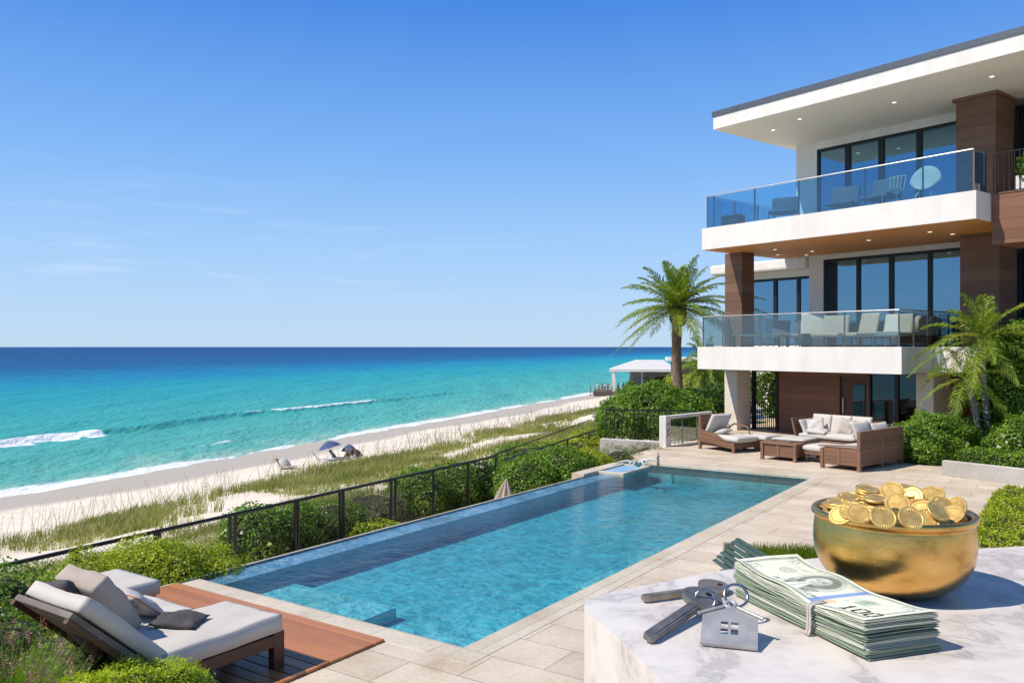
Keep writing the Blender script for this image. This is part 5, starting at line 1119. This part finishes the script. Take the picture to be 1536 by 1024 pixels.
# dark picket railing behind the big bush
t = thing('picket_railing', 'black picket railing at the foot of the large bush left of the villa', 'railing', (3.1, 27.2, 0), R(-8)); b = MB()
for k_ in range(22): b.box(k_*.13, k_*.13+.02, -.01, .01, -.3, .95)
b.box(0, 2.75, -.015, .015, .9, .94); b.build('bars', 'black', t)

# ================================================================= VEGETATION
HG = 'clipped hedges round the deck'
bush('hedge_mound', 'rounded yellow green hedge mound between the mesh fence and the pool corner', 'hedge', (-4.95, 11.4, -1.05), [(0, 0, .5, 1.05, .75, .88), (-.75, -.25, .45, .7, .6, .82), (.75, .25, .4, .62, .55, .80), (.2, -.2, .5, .8, .6, .88)], 42000, .040, .026, 'leaf_hedge', HG)
bush('hedge_mound', 'green hedge filling the left edge behind the loungers', 'hedge', W(-.55, -2.3, -.72), [(0, 0, .6, .75, .9, .78), (-.6, -.3, .5, .8, .9, .78), (-.2, -1.3, .55, .8, .8, .85), (-1.1, .3, .4, .7, .6, .75), (-.9, -1.4, .5, .8, .8, .8)], 17000, .05, .033, 'leaf_bush', HG)
bush('hedge_mound', 'green clump behind the lounger backs at the lower left', 'hedge', W(.7, -3.7, -.3), [(0, 0, .5, .6, .6, .6), (-.5, .3, .5, .6, .6, .62), (.5, -.5, .3, .7, .5, .5)], 9000, .05, .033, 'leaf_bush', HG)
bush('lime_shrub', 'bright lime green feathery shrub in the front left corner by the lounger', 'shrub', W(3.45, -3.05, 0), [(0, 0, .34, .32, .36, .30), (.22, .25, .3, .28, .28, .27), (-.2, -.25, .36, .3, .3, .30), (.1, -.5, .3, .35, .3, .3)], 20000, .040, .010, 'leaf_lime', spread=.9, up=.9)
def tuft(name, label, loc, n, h, r_, m, flowers=0, fm='pink', droop=.35, wd=.006):
    t = thing(name, label, 'plant', loc); a = rng.uniform(0, 6.28, n); rr = r_*np.sqrt(rng.uniform(0, 1, n)); B = np.stack([rr*np.cos(a)*.5, rr*np.sin(a)*.5, 0*a], 1); hh = h*rng.uniform(.5, 1, n); out_ = np.stack([np.cos(a), np.sin(a), 0*a], 1)+rng.normal(size=(n, 3))*[.3, .3, 0]
    segs = []; pts = [B+out_*(rr*f**1.5*.9)[:, None]+np.stack([0*a, 0*a, hh*(f-droop*f**3)], 1) for f in (0, .33, .66, 1)]; sd_ = unit(np.cross(out_, [0, 0, 1]))*(wd/2)
    for i in range(3): w0, w1 = 1-i*.28, 1-(i+1)*.28; segs.append(np.stack([pts[i]-sd_*w0, pts[i]+sd_*w0, pts[i+1]+sd_*w1, pts[i+1]-sd_*w1], 1))
    quads('blades', np.concatenate(segs), m, t)
    if flowers:
        i = rng.choice(n, flowers); c_ = pts[3][i]+np.array([0, 0, .04]); P_ = np.repeat(c_, 26, 0)+rng.normal(size=(flowers*26, 3))*[.013, .013, .028]; quads('flower_spikes', leaf_quads(P_, rng.normal(size=P_.shape), .014, .011), fm, t)
    return t
tuft('flowering_herb', 'grassy plant with dusty pink flower spikes in the lower left corner', Vector((-3.62, 6.0, 0)), 1500, 1.0, .42, 'leaf_bush', 70, droop=.12)
tuft('flowering_herb', 'second clump of pink flowered herb nearer the lounger back', Vector((-3.22, 5.75, 0)), 700, .78, .30, 'leaf_bush', 30, droop=.12)
bush('ground_shrub', 'dark low shrub under the pink flowers at the lower left', 'shrub', W(1.2, -2.9, 0), [(-.5, .3, .3, .5, .4, .35), (0, 0, .25, .5, .5, .3), (.6, .0, .2, .4, .4, .25), (.9, -.5, .2, .5, .4, .3)], 5000, .04, .026, 'leaf_bush')
# between infinity edge and fence, and seaward of the fence
SH = 'shrubs along the mesh fence'
def fb(label, px_, py_top, Y, rx, h, n, m='leaf_bush', flowers=0, l=.07, w_=.045, ry=None):
    X_ = (px_-768)/1238*Y; zt_ = 3-(py_top-520)/1238*Y; zb = float(ground_z(X_, Y)); zb = max(zb, zt_-h) if h else zb; hh = zt_-zb; ry = ry or rx
    lumps = [(0, 0, hh*.5, rx*.8, ry*.8, hh*.5)]+[(rx*.55*math.cos(a), ry*.5*math.sin(a), hh*(.38+.12*math.sin(a*3)), rx*.5, ry*.5, hh*.42) for a in (.3, 1.5, 2.7, 3.9, 5.2)]
    return bush('shrub', label, 'shrub', (X_, Y, zb-.05), lumps, n, l, w_, m, SH, flowers=flowers)
fb('leafy shrub with pale blossoms just right of the hedge mound behind the fence', 385, 752, 16.3, .8, 0, 8000, flowers=46)
fb('green shrub with pale blossoms rising to the rail left of the middle posts', 445, 752, 17.3, .65, 0, 6000, flowers=20)
fb('fine leaved green shrub filling the fourth fence bay', 500, 744, 18.3, .8, 0, 9000, l=.05, w_=.02)
fb('grey green wispy shrub in the fifth fence bay', 560, 730, 19.9, .9, 0, 7000, 'leaf_grey', l=.09, w_=.012)
fb('dense dark green shrub behind the twin posts in the middle of the fence', 628, 700, 20.9, .85, 0, 9500, 'leaf_bush')
fb('dense green shrub under the rail between the last open fence bays', 685, 690, 22.3, .9, 0, 9000, 'leaf_bush')
fb('very dark shrub behind the last mesh panel of the fence', 722, 690, 22.6, .7, 0, 8000, 'leaf_dark')
fb('low clipped green ground shrub just below the infinity edge near its middle', 575, 778, 17.4, .7, 0, 5000, 'leaf_hedge', l=.05)
SH = 'shrubs beyond the far end of the infinity edge'
fb('bright green shrub behind the folded canvas cover', 790, 682, 20.6, .85, 0, 9000, 'leaf_bush', l=.075)
fb('rounded bright green shrub between canvas cover and stone ledge', 835, 668, 21.5, 1.1, 0, 12000, 'leaf_bush', l=.075)
fb('yellowish green shrub touching the stone ledge', 880, 672, 22.3, .9, 0, 9000, 'leaf_hedge', l=.06)
fb('pale grey green low shrub along the patio edge near the ledge', 925, 664, 23.0, .85, 0, 7000, 'leaf_grey', l=.07, w_=.02)
fb('pale grey green low shrub near the low pale wall', 968, 660, 24.3, .7, 0, 5000, 'leaf_grey', l=.07, w_=.02)
fb('flat spreading green shrub on the dune side of the thin railing', 800, 661, 27, 1.6, 0, 9000, 'leaf_bush', ry=1.2)
fb('low green shrub on the dune side near the end of the thin railing', 870, 655, 30, 1.6, 0, 8000, 'leaf_hedge', ry=1.3)
fb('olive green shrub at the foot of the large bush', 888, 640, 31.5, .9, 0, 6000, 'leaf_hedge')
# big bush left of the villa and greenery behind
bush('large_bush', 'very large bright green bush behind the glass screen', 'bush', (5.0, 30.2, -.3), [(0, 0, .9, 1.5, 1.3, 1.0), (-1.0, -.3, .65, .95, .9, .85), (1.0, -.2, .8, 1.2, 1.0, .95), (.2, .3, 1.25, .95, .9, .75), (-.5, .3, 1.0, .8, .8, .75), (.7, -.6, .6, 1.3, .9, .8)], 26000, .10, .062, 'leaf_bush')
bush('dark_bush', 'dark green bush between the large bush and the villa column', 'bush', (7.3, 32.2, -.3), [(0, 0, .7, 1.1, 1.0, .95), (1.0, .6, .8, 1.2, 1.0, 1.0), (-.8, .5, .7, 1.0, .9, .85)], 12000, .11, .07, 'leaf_dark')
bush('backlit_tree', 'green shrubbery seen through the black framed opening of the villa', 'tree', HW(.6, 8.5, -.3), [(0, 0, 1.4, 2.2, 1.5, 1.5), (1.5, -1.2, 1.0, 1.5, 1.2, 1.3), (-1.5, 1.2, 1.2, 1.6, 1.5, 1.6)], 11000, .14, .09, 'leaf_bush')
bush('garden_shrub', 'low green shrub in the garden between palm trunk and far white wall', 'shrub', (9.4, 42, -.5), [(0, 0, .6, 1.6, 1.2, .8), (1.6, 1, .7, 1.4, 1.2, .9)], 6000, .13, .08, 'leaf_bush')
bush('garden_shrub', 'yellow green shrub left of the small palm behind the villa', 'shrub', (9.9, 47, -.5), [(0, 0, .9, 1.4, 1.2, 1.0), (-1.8, 1, .5, 1.4, 1.2, .7)], 6000, .14, .09, 'leaf_hedge')
bush('garden_shrub', 'tall shrub beside the small palm behind the villa', 'shrub', (12.3, 50, -.5), [(0, 0, 1.4, 1.6, 1.4, 1.6), (1.6, 1, 1, 1.6, 1.2, 1.4)], 7000, .16, .1, 'leaf_bush')
# right side planting
def rb(label, px_, py_top, Y, lump, n, m='leaf_bush', l=.075, w_=.048, flowers=0, name='shrub'):
    X_ = (px_-768)/1238*Y; return bush(name, label, 'shrub', (X_, Y, 0), lump, n, l, w_, m, 'planting at the right of the patio', flowers=flowers)
rb('dense dark green shrub beside the large sofa', 1400, 625, 21.6, [(0, 0, .62, .85, .8, .64), (-.55, .1, .42, .55, .6, .50), (.55, .2, .58, .6, .6, .62), (-.25, -.3, .35, .65, .6, .42)], 20000, flowers=12)
rb('green shrub around the feet of the two young palms', 1478, 650, 22.6, [(0, 0, .5, .8, .7, .6), (-.6, -.2, .4, .6, .6, .5), (.7, .1, .5, .7, .7, .6)], 9000, 'leaf_dark')
rb('glossy light green shrub with small pale flowers at the right edge', 1530, 640, 20.4, [(0, 0, .55, .6, .6, .72), (.7, .2, .6, .8, .7, .8), (-.3, .2, .4, .5, .5, .5)], 8000, 'leaf_bush', .09, .05, flowers=34)
bush('tall_shrub', 'tall dark green shrub tree rising at the right edge behind the palms', 'tree', (14.0, 23.0, 0), [(0, 0, 2.2, 1.0, 1.1, 1.0), (.6, .2, 3.0, 1.0, .9, .75), (-.5, -.2, 1.6, .7, .8, .9), (.5, -.4, 1.0, 1.2, .9, 1.1)], 15000, .13, .08, 'leaf_bush')
hdir = math.atan2(-1.45, 1.1)
boxbush('clipped_hedge', 'dark green clipped hedge growing in the pale planter', 'hedge', (10.35, 19.25, .2), hdir, (6.5, .8, .42), 15000, .055, .035, 'leaf_bush')
boxbush('clipped_hedge', 'bright green clipped hedge block right behind the brass bowl', 'hedge', W(8.05, 3.0, 0), PR, (3.6, 7.9, .5), 56000, .045, .026, 'leaf_hedge')
# strip of spiky grass by the green bench
t = thing('grass_bed', 'narrow bed of short spiky green grass behind the marble counter', 'grass bed', Vector((3.15, 10.3, 0)), R(-4)); n = 14000
B = np.stack([rng.uniform(0, 2.4, n), rng.uniform(0, 1.05, n), 0*rng.uniform(size=n)], 1); hh = rng.uniform(.18, .34, n); tip = B+np.stack([rng.normal(size=n)*.05, rng.normal(size=n)*.05, hh], 1); s_ = np.array([.005, .002, 0])
quads('grass', np.stack([B-s_, B+s_, tip+s_*.3, tip-s_*.3], 1), 'leaf_hedge', t)

# ---- palms
def palm(name, label, loc, trunk_pts, tr, nf, fl, m, barkm, seed, leaflet=.42, droop=1.0, emin=-35, emax=82, skirt=True, group=None, az=None, wl=.035, nl=46):
    t = thing(name, label, 'palm tree', loc, 0, group); r = np.random.default_rng(seed); b = MB()
    pts = catmull(trunk_pts, 6); n = len(pts); rad = [tr*(1.12-.22*i/n)*(1+.05*math.sin(i*2.3)) for i in range(n)]; b.tube(pts, rad, 14); b.build('trunk', barkm, t, smooth=3)
    top_ = np.array(pts[-1]); Q = []; mid_ = []
    for k in range(nf):
        f = (k+.5)/nf; el = math.radians(emax-(emax-emin)*f**.85+r.uniform(-6, 6)); a = k*2.39996+r.uniform(-.25, .25) if az is None else az[k % len(az)]+r.uniform(-.2, .2); L_ = fl*r.uniform(.82, 1.08)*(1-.12*abs(f-.5))
        d_ = np.array([math.cos(a)*math.cos(el), math.sin(a)*math.cos(el), math.sin(el)]); hz = np.array([math.cos(a), math.sin(a), 0.]); side = np.array([-math.sin(a), math.cos(a), 0.])
        M_ = nl; u = np.linspace(0, 1, M_); p = top_[None]+np.array([0, 0, .02])+d_[None]*(u*L_)[:, None]-np.array([0, 0, 1.])[None]*((u**2.1)*L_*.55*droop*(.55+.45*math.cos(el)))[:, None]+side[None]*((u**2)*L_*r.uniform(-.12, .12))[:, None]
        tg = unit(np.gradient(p, axis=0)); nrm = unit(np.cross(tg, side)); nrm *= np.sign(nrm[:, 2:3]+1e-6)
        wR = np.linspace(.028, .006, M_)[:, None]*fl/2.2
        Q.append(np.stack([p[:-1]-side*wR[:-1], p[:-1]+side*wR[:-1], p[1:]+side*wR[1:], p[1:]-side*wR[1:]], 1))
        lenp = leaflet*np.sin(np.clip((u+.06)*math.pi*.93, 0, math.pi))**.6*(u > .10)
        for sg in (-1, 1):
            jit = r.normal(size=(M_, 3))*.10; dl = unit(side[None]*sg*(.85-.35*u[:, None])+tg*(.45+.65*u[:, None])+nrm*.22+jit)
            mid = p+dl*(lenp*.55)[:, None]; tip = p+dl*(lenp*.96)[:, None]-np.array([0, 0, 1.])*(lenp*.30*r.uniform(.5, 1.3, M_))[:, None]
            ww = tg*(wl/2); ok = lenp > .02
            Q.append(np.stack([p-ww*.6, p+ww*.6, mid+ww, mid-ww], 1)[ok]); Q.append(np.stack([mid-ww, mid+ww, tip+ww*.15, tip-ww*.15], 1)[ok])
    quads('crown', np.concatenate(Q), m, t)
    if skirt:
        b = MB(); tp = Vector(pts[-1])
        for k in range(34):
            a = k*2.4; h_ = -.75+.8*(k/34); b.tube([tp+Vector((0, 0, h_)), tp+Vector((math.cos(a)*tr*1.1, math.sin(a)*tr*1.1, h_+.02)), tp+Vector((math.cos(a)*tr*1.75, math.sin(a)*tr*1.75, h_+.22))], [.05, .07, .04], 5)
        b.build('frond_bases', 'bark', t)
    return t
palm('date_palm', 'tall palm with a full round crown left of the villa against the sky', (7.25, 36.2, -.5), [(0, 0, 0), (.03, 0, 1.6), (-.04, 0, 3.2), (.02, 0, 5.2)], .22, 60, 3.0, 'frond', 'bark', 3, leaflet=.55, emin=-24, droop=.60, wl=.048, nl=50)
palm('date_palm', 'smaller yellowish palm half hidden behind the middle balcony', (10.4, 44.5, -.5), [(0, 0, 0), (.0, 0, 1.0), (.05, 0, 2.5)], .18, 34, 2.5, 'frond', 'bark', 5, leaflet=.5, emin=-55, wl=.055)
palm('date_palm', 'low palm with drooping yellow fronds beneath the middle balcony', (11.9, 47.0, -.6), [(0, 0, 0), (.0, 0, .8), (.05, 0, 1.5)], .2, 30, 2.2, 'frond', 'bark', 6, leaflet=.45, emin=-60, wl=.055)
palm('young_palm', 'taller young palm with thin grey trunk standing right of its twin before the villa', (12.95, 22.4, .1), [(0, 0, 0), (-.06, 0, 1.0), (-.17, 0, 2.2), (-.22, .0, 3.1)], .085, 24, 1.9, 'frond2', 'greybark', 8, leaflet=.42, emin=-30, droop=.75, skirt=False, wl=.032, nl=50)
palm('young_palm', 'shorter young palm with thin grey trunk standing left of its twin before the villa', (12.65, 22.35, .1), [(0, 0, 0), (-.05, 0, .8), (-.18, 0, 1.5), (-.36, 0, 2.0)], .075, 14, 1.4, 'frond2', 'greybark', 9, leaflet=.36, emin=-38, droop=.9, skirt=False, wl=.03, nl=44)
# ---- beige folded canvas cover by the end of the fence
t = thing('folded_parasol', 'beige folded canvas cover standing behind the infinity edge at the fence end', 'canvas cover', (-.25, 18.8, -1.0), 0); b = MB(); P = []
for j, (z, r_) in enumerate([(0, .20), (.25, .22), (.55, .18), (.8, .10), (1.0, .012)]): P.append([[r_*(1+.22*math.cos(k*math.pi))*math.cos(k*math.pi/8)+.03*j, r_*(1+.22*math.cos(k*math.pi))*.7*math.sin(k*math.pi/8), z] for k in range(17)])
grid('cover', np.array(P), 'hessian', t, smooth=False)

# ================================================================= BEACH
def bp_(px_, py_, z=-6.15): Y = (3-z)*1238/(py_-520); X = (px_-768)/1238*Y; return Vector((X, Y, float(ground_z(X, Y))))
def parasol(label, loc, r_, h, m, tilt=(0, 0)):
    t = thing('beach_parasol', label, 'parasol', loc); t.rotation_euler = (tilt[0], tilt[1], 0); MB().cyl((0, 0, -.2), (0, 0, h), .03, .03, 8).build('pole', 'linen2', t)
    b = MB(); b.lathe([(0, h+.02), (r_*.4, h-.10), (r_*.75, h-.30), (r_, h-.52), (r_*.985, h-.53), (r_*.74, h-.33), (r_*.38, h-.14), (0, h-.03)], 16); b.build('canopy', m, t); return t
parasol('navy blue parasol open on the sand', bp_(500, 690), .92, 1.6, 'navy', (0, R(-16)))
parasol('very pale blue parasol low on the sand left of the navy one', bp_(424, 702), .62, .85, 'linen2', (R(5), R(8)))
parasol('flat dark topped parasol right of the navy one', bp_(524, 688), .65, 1.1, 'navy', (R(-4), R(-3)))
def beach_chair(label, loc, rot, m):
    t = thing('beach_chair', label, 'beach chair', loc, rot); MB().box(0, 1.2, 0, .55, .22, .27, bev=.01).build('seat', m, t)
    MB().box(0, .05, 0, .55, .25, .95, bev=.01, rot=('Y', R(-38)), piv=(0, 0, .25)).build('backrest', m, t)
    for x in (.1, 1.1):
        for y in (.04, .5): MB().cyl((x, y, -.1), (x, y, .24), .02, .02, 6).build('leg', 'driftdark', t)
    return t
beach_chair('blue striped recliner lying under the navy parasol', bp_(500, 692), R(-10), 'bluegrey')
beach_chair('low brown recliner under the pale parasol', bp_(420, 704), R(-5), 'hessian')
beach_chair('pale blue recliner left of the navy parasol', bp_(477, 694), R(15), 'bluepale')
t = thing('driftwood_heap', 'dark tangled heap of driftwood under the flat topped parasol', 'driftwood', bp_(530, 689)); b = MB()
for k in range(16): a = random.uniform(0, 6.28); c_, s_ = math.cos(a), math.sin(a); l = random.uniform(.4, .95); b.tube([(c_*l*u_+random.uniform(-.1, .1), s_*l*.5*u_, .1+.62*(1-u_*u_)*random.uniform(.7, 1.1)) for u_ in (-1, -.4, .1, .6, 1)], [.05, .09, .1, .08, .04], 6)
b.build('branch', 'driftdark', t)
# pavilion at the water's edge with a terrace of guests
Pv = Vector((25.9, 165, -5.7)); pr_ = R(-8)
t = thing('beach_pavilion', 'open sided beach pavilion with pale hipped roof at the water edge', 'pavilion', Pv, pr_)
def pvb(name, m, *q): 
    b = MB()
    for r_ in q: b.box(*r_)
    return b.build(name, m, t)
b = MB(); x0, x1, y0, y1, z0, z1 = -6.4, 6.9, -4, 6, 4.25, 6.1
vsl = [b.bm.verts.new(p) for p in [(x0, y0, z0), (x1, y0, z0), (x1, y1, z0), (x0, y1, z0), (x0+5.2, 1, z1), (x1-2.6, 1, z1)]]
for f in ((0, 1, 5, 4), (1, 2, 5), (2, 3, 4, 5), (3, 0, 4)): b.bm.faces.new([vsl[i] for i in f])
b.bm.faces.new([vsl[i] for i in (3, 2, 1, 0)]); b.build('roof', 'pavroof', t); pvb('fascia', 'white', (-6.35, 6.85, -3.95, 5.95, 3.85, 4.24))
for x in (-5.5, 6.0):
    for y in (-3.5, 5.4): pvb('column', 'white', (x-.3, x+.3, y-.3, y+.3, -.5, 3.84))
pvb('column', 'grey', (-2.4, -2.15, -3.3, -3.1, 0, 3.84)); pvb('column', 'grey', (.0, .3, -3.3, -3.1, 0, 3.84))
pvb('wall', 'interior', (-2.1, .0, 1, 1.2, -.3, 3.84), (.9, 5.7, 4, 4.2, -.3, 3.84), (-2.1, -1.9, 1.2, 5, -.3, 3.84)); pvb('glazing', 'panedark', (.31, 5.69, -2.6, -2.55, 0, 3.84)); pvb('floor', 'driftdark', (-9.5, 6.5, -4.5, 6, -.8, -.1))
pvb('deck_rail', 'driftwood', (-10, -5.8, -4.4, -4.3, .95, 1.05), (-10, -5.8, -4.4, -4.3, .5, .56))
for k in range(6): pvb('deck_post', 'driftdark', (-10+k*.82, -9.85+k*.82, -4.42, -4.28, -.9, 1.05))
pvb('counter', 'bluepale', (1.2, 4.8, -3.2, -2.9, -.1, 1.1))
t2 = thing('far_house', 'low white roofed house partly behind the palm trunk', 'house', (29.5, 140, -5.0), R(-8)); b = MB(); b.box(-.5, 9, 0, 6, 0, 3.0); b.build('wall', 'white', t2); MB().box(-3.2, 9.5, -.8, 6.5, 5.6, 6.2, bev=.03).build('roof', 'white', t2); MB().box(-2.2, 9, 0, 6, 3.01, 5.59).build('upper_wall', 'driftdark', t2)
# people standing on the terrace: one skinned body each, clothing as a child
def person(label, loc, rz, cloth, legs, pose=0):
    me = bpy.data.meshes.new('person'); j = {'pel': (0, 0, .95), 'chest': (0, .02, 1.30), 'neck': (0, .01, 1.48), 'head': (0, -.01, 1.60), 'crown': (0, 0, 1.72)}
    vs = [(0, 0, .95), (0, .01, 1.15), (0, .02, 1.35), (0, .01, 1.48), (0, -.01, 1.58), (0, 0, 1.70)]; es = [(0, 1), (1, 2), (2, 3), (3, 4), (4, 5)]; rad = [.13, .12, .145, .05, .085, .075]
    for s_ in (-1, 1):
        k = len(vs); vs += [(s_*.10, 0, .88), (s_*.11, -.02, .50), (s_*.12, .02, .08), (s_*.13, -.12, .04)]; es += [(0, k), (k, k+1), (k+1, k+2), (k+2, k+3)]; rad += [.09, .06, .042, .035]
        k = len(vs); fwd = -.22 if (pose+s_) % 2 else -.05; vs += [(s_*.19, 0, 1.40), (s_*.25, .02, 1.13), (s_*.24, fwd, .92), (s_*.24, fwd-.05, .84)]; es += [(2, k), (k, k+1), (k+1, k+2), (k+2, k+3)]; rad += [.055, .042, .032, .03]
    me.from_pydata(vs, es, []); o = bpy.data.objects.new('person', me); C.objects.link(o); md = o.modifiers.new('skin', 'SKIN'); md.use_smooth_shade = True
    for v, r_ in zip(me.skin_vertices[0].data, rad): v.radius = (r_, r_)
    me.skin_vertices[0].data[0].use_root = True; me.materials.append(M['skin']); md2 = o.modifiers.new('sub', 'SUBSURF'); md2.levels = 1; md2.render_levels = 1
    o.location = loc; o.rotation_euler = (0, 0, rz); tag(o, label, 'person', 'guests on the pavilion terrace')
    MB().lathe([(.17, 1.0), (.165, 1.2), (.20, 1.38), (.12, 1.46), (.07, 1.48)], 12).build('shirt', cloth, o, smooth=3); MB().lathe([(.17, 1.02), (.19, .9), (.20, .55), (.185, .5)], 12).build('shorts', legs, o, smooth=3)
    MB().lathe([(0, 1.75), (.08, 1.72), (.1, 1.64), (.095, 1.6)], 10).build('hair', 'driftdark', o, smooth=3); return o
def pvp(x, y): return Pv+Matrix.Rotation(pr_, 3, 'Z') @ Vector((x, y, -.1))
for i, (lb, x, y, c_, l_) in enumerate([('person in a pale blue top at the far left of the pavilion terrace', -8.6, -2.5, 'bluepale', 'linen2'), ('person in a navy top second from the left on the pavilion terrace', -7.8, -3.2, 'navy', 'charcoal'), ('person in a white top in the middle of the terrace group', -7.2, -2.2, 'linen2', 'navy'),
    ('person in a red top close to the pavilion column', -6.6, -3.0, 'red', 'charcoal'), ('person in a grey top just inside the left column of the pavilion', -4.6, -2.6, 'grey', 'charcoal'), ('person in dark clothes further inside the open pavilion', -3.6, -2.2, 'charcoal', 'navy'), ('person in a white shirt standing before the dark pavilion room', 4.4, -3.6, 'linen2', 'grey')]):
    person(lb, pvp(x, y), i*1.1, c_, l_, i)
bush('pavilion_shrub', 'bright green shrub in front of the open part of the pavilion', 'shrub', pvp(-2.2, -4.6), [(0, 0, 1.0, 1.0, .8, 1.2), (.9, 0, .6, .9, .7, .8)], 1500, .4, .28, 'leaf_bush')
bush('pavilion_shrub', 'wide green shrub in front of the glazed part of the pavilion', 'shrub', pvp(2.9, -5.2), [(0, 0, .6, 2.2, .8, 1.0), (-1.5, 0, .5, 1.2, .7, .7), (1.6, 0, .6, 1.2, .7, .9)], 2000, .4, .28, 'leaf_hedge')
t = thing('utility_box', 'small pale box at the edge of the large bush on the dune', 'box', (5.6, 52, 0)); t.location.z = float(ground_z(5.6, 52))
MB().box(-.35, .35, -.3, .3, 0, 1.0, bev=.02).build('body', 'white', t); MB().box(-.4, .4, -.35, .35, 1.0, 1.1, bev=.01).build('lid', 'grey', t); MB().box(-.25, .25, -.31, -.3, .2, .8).build('panel', 'bluegrey', t)
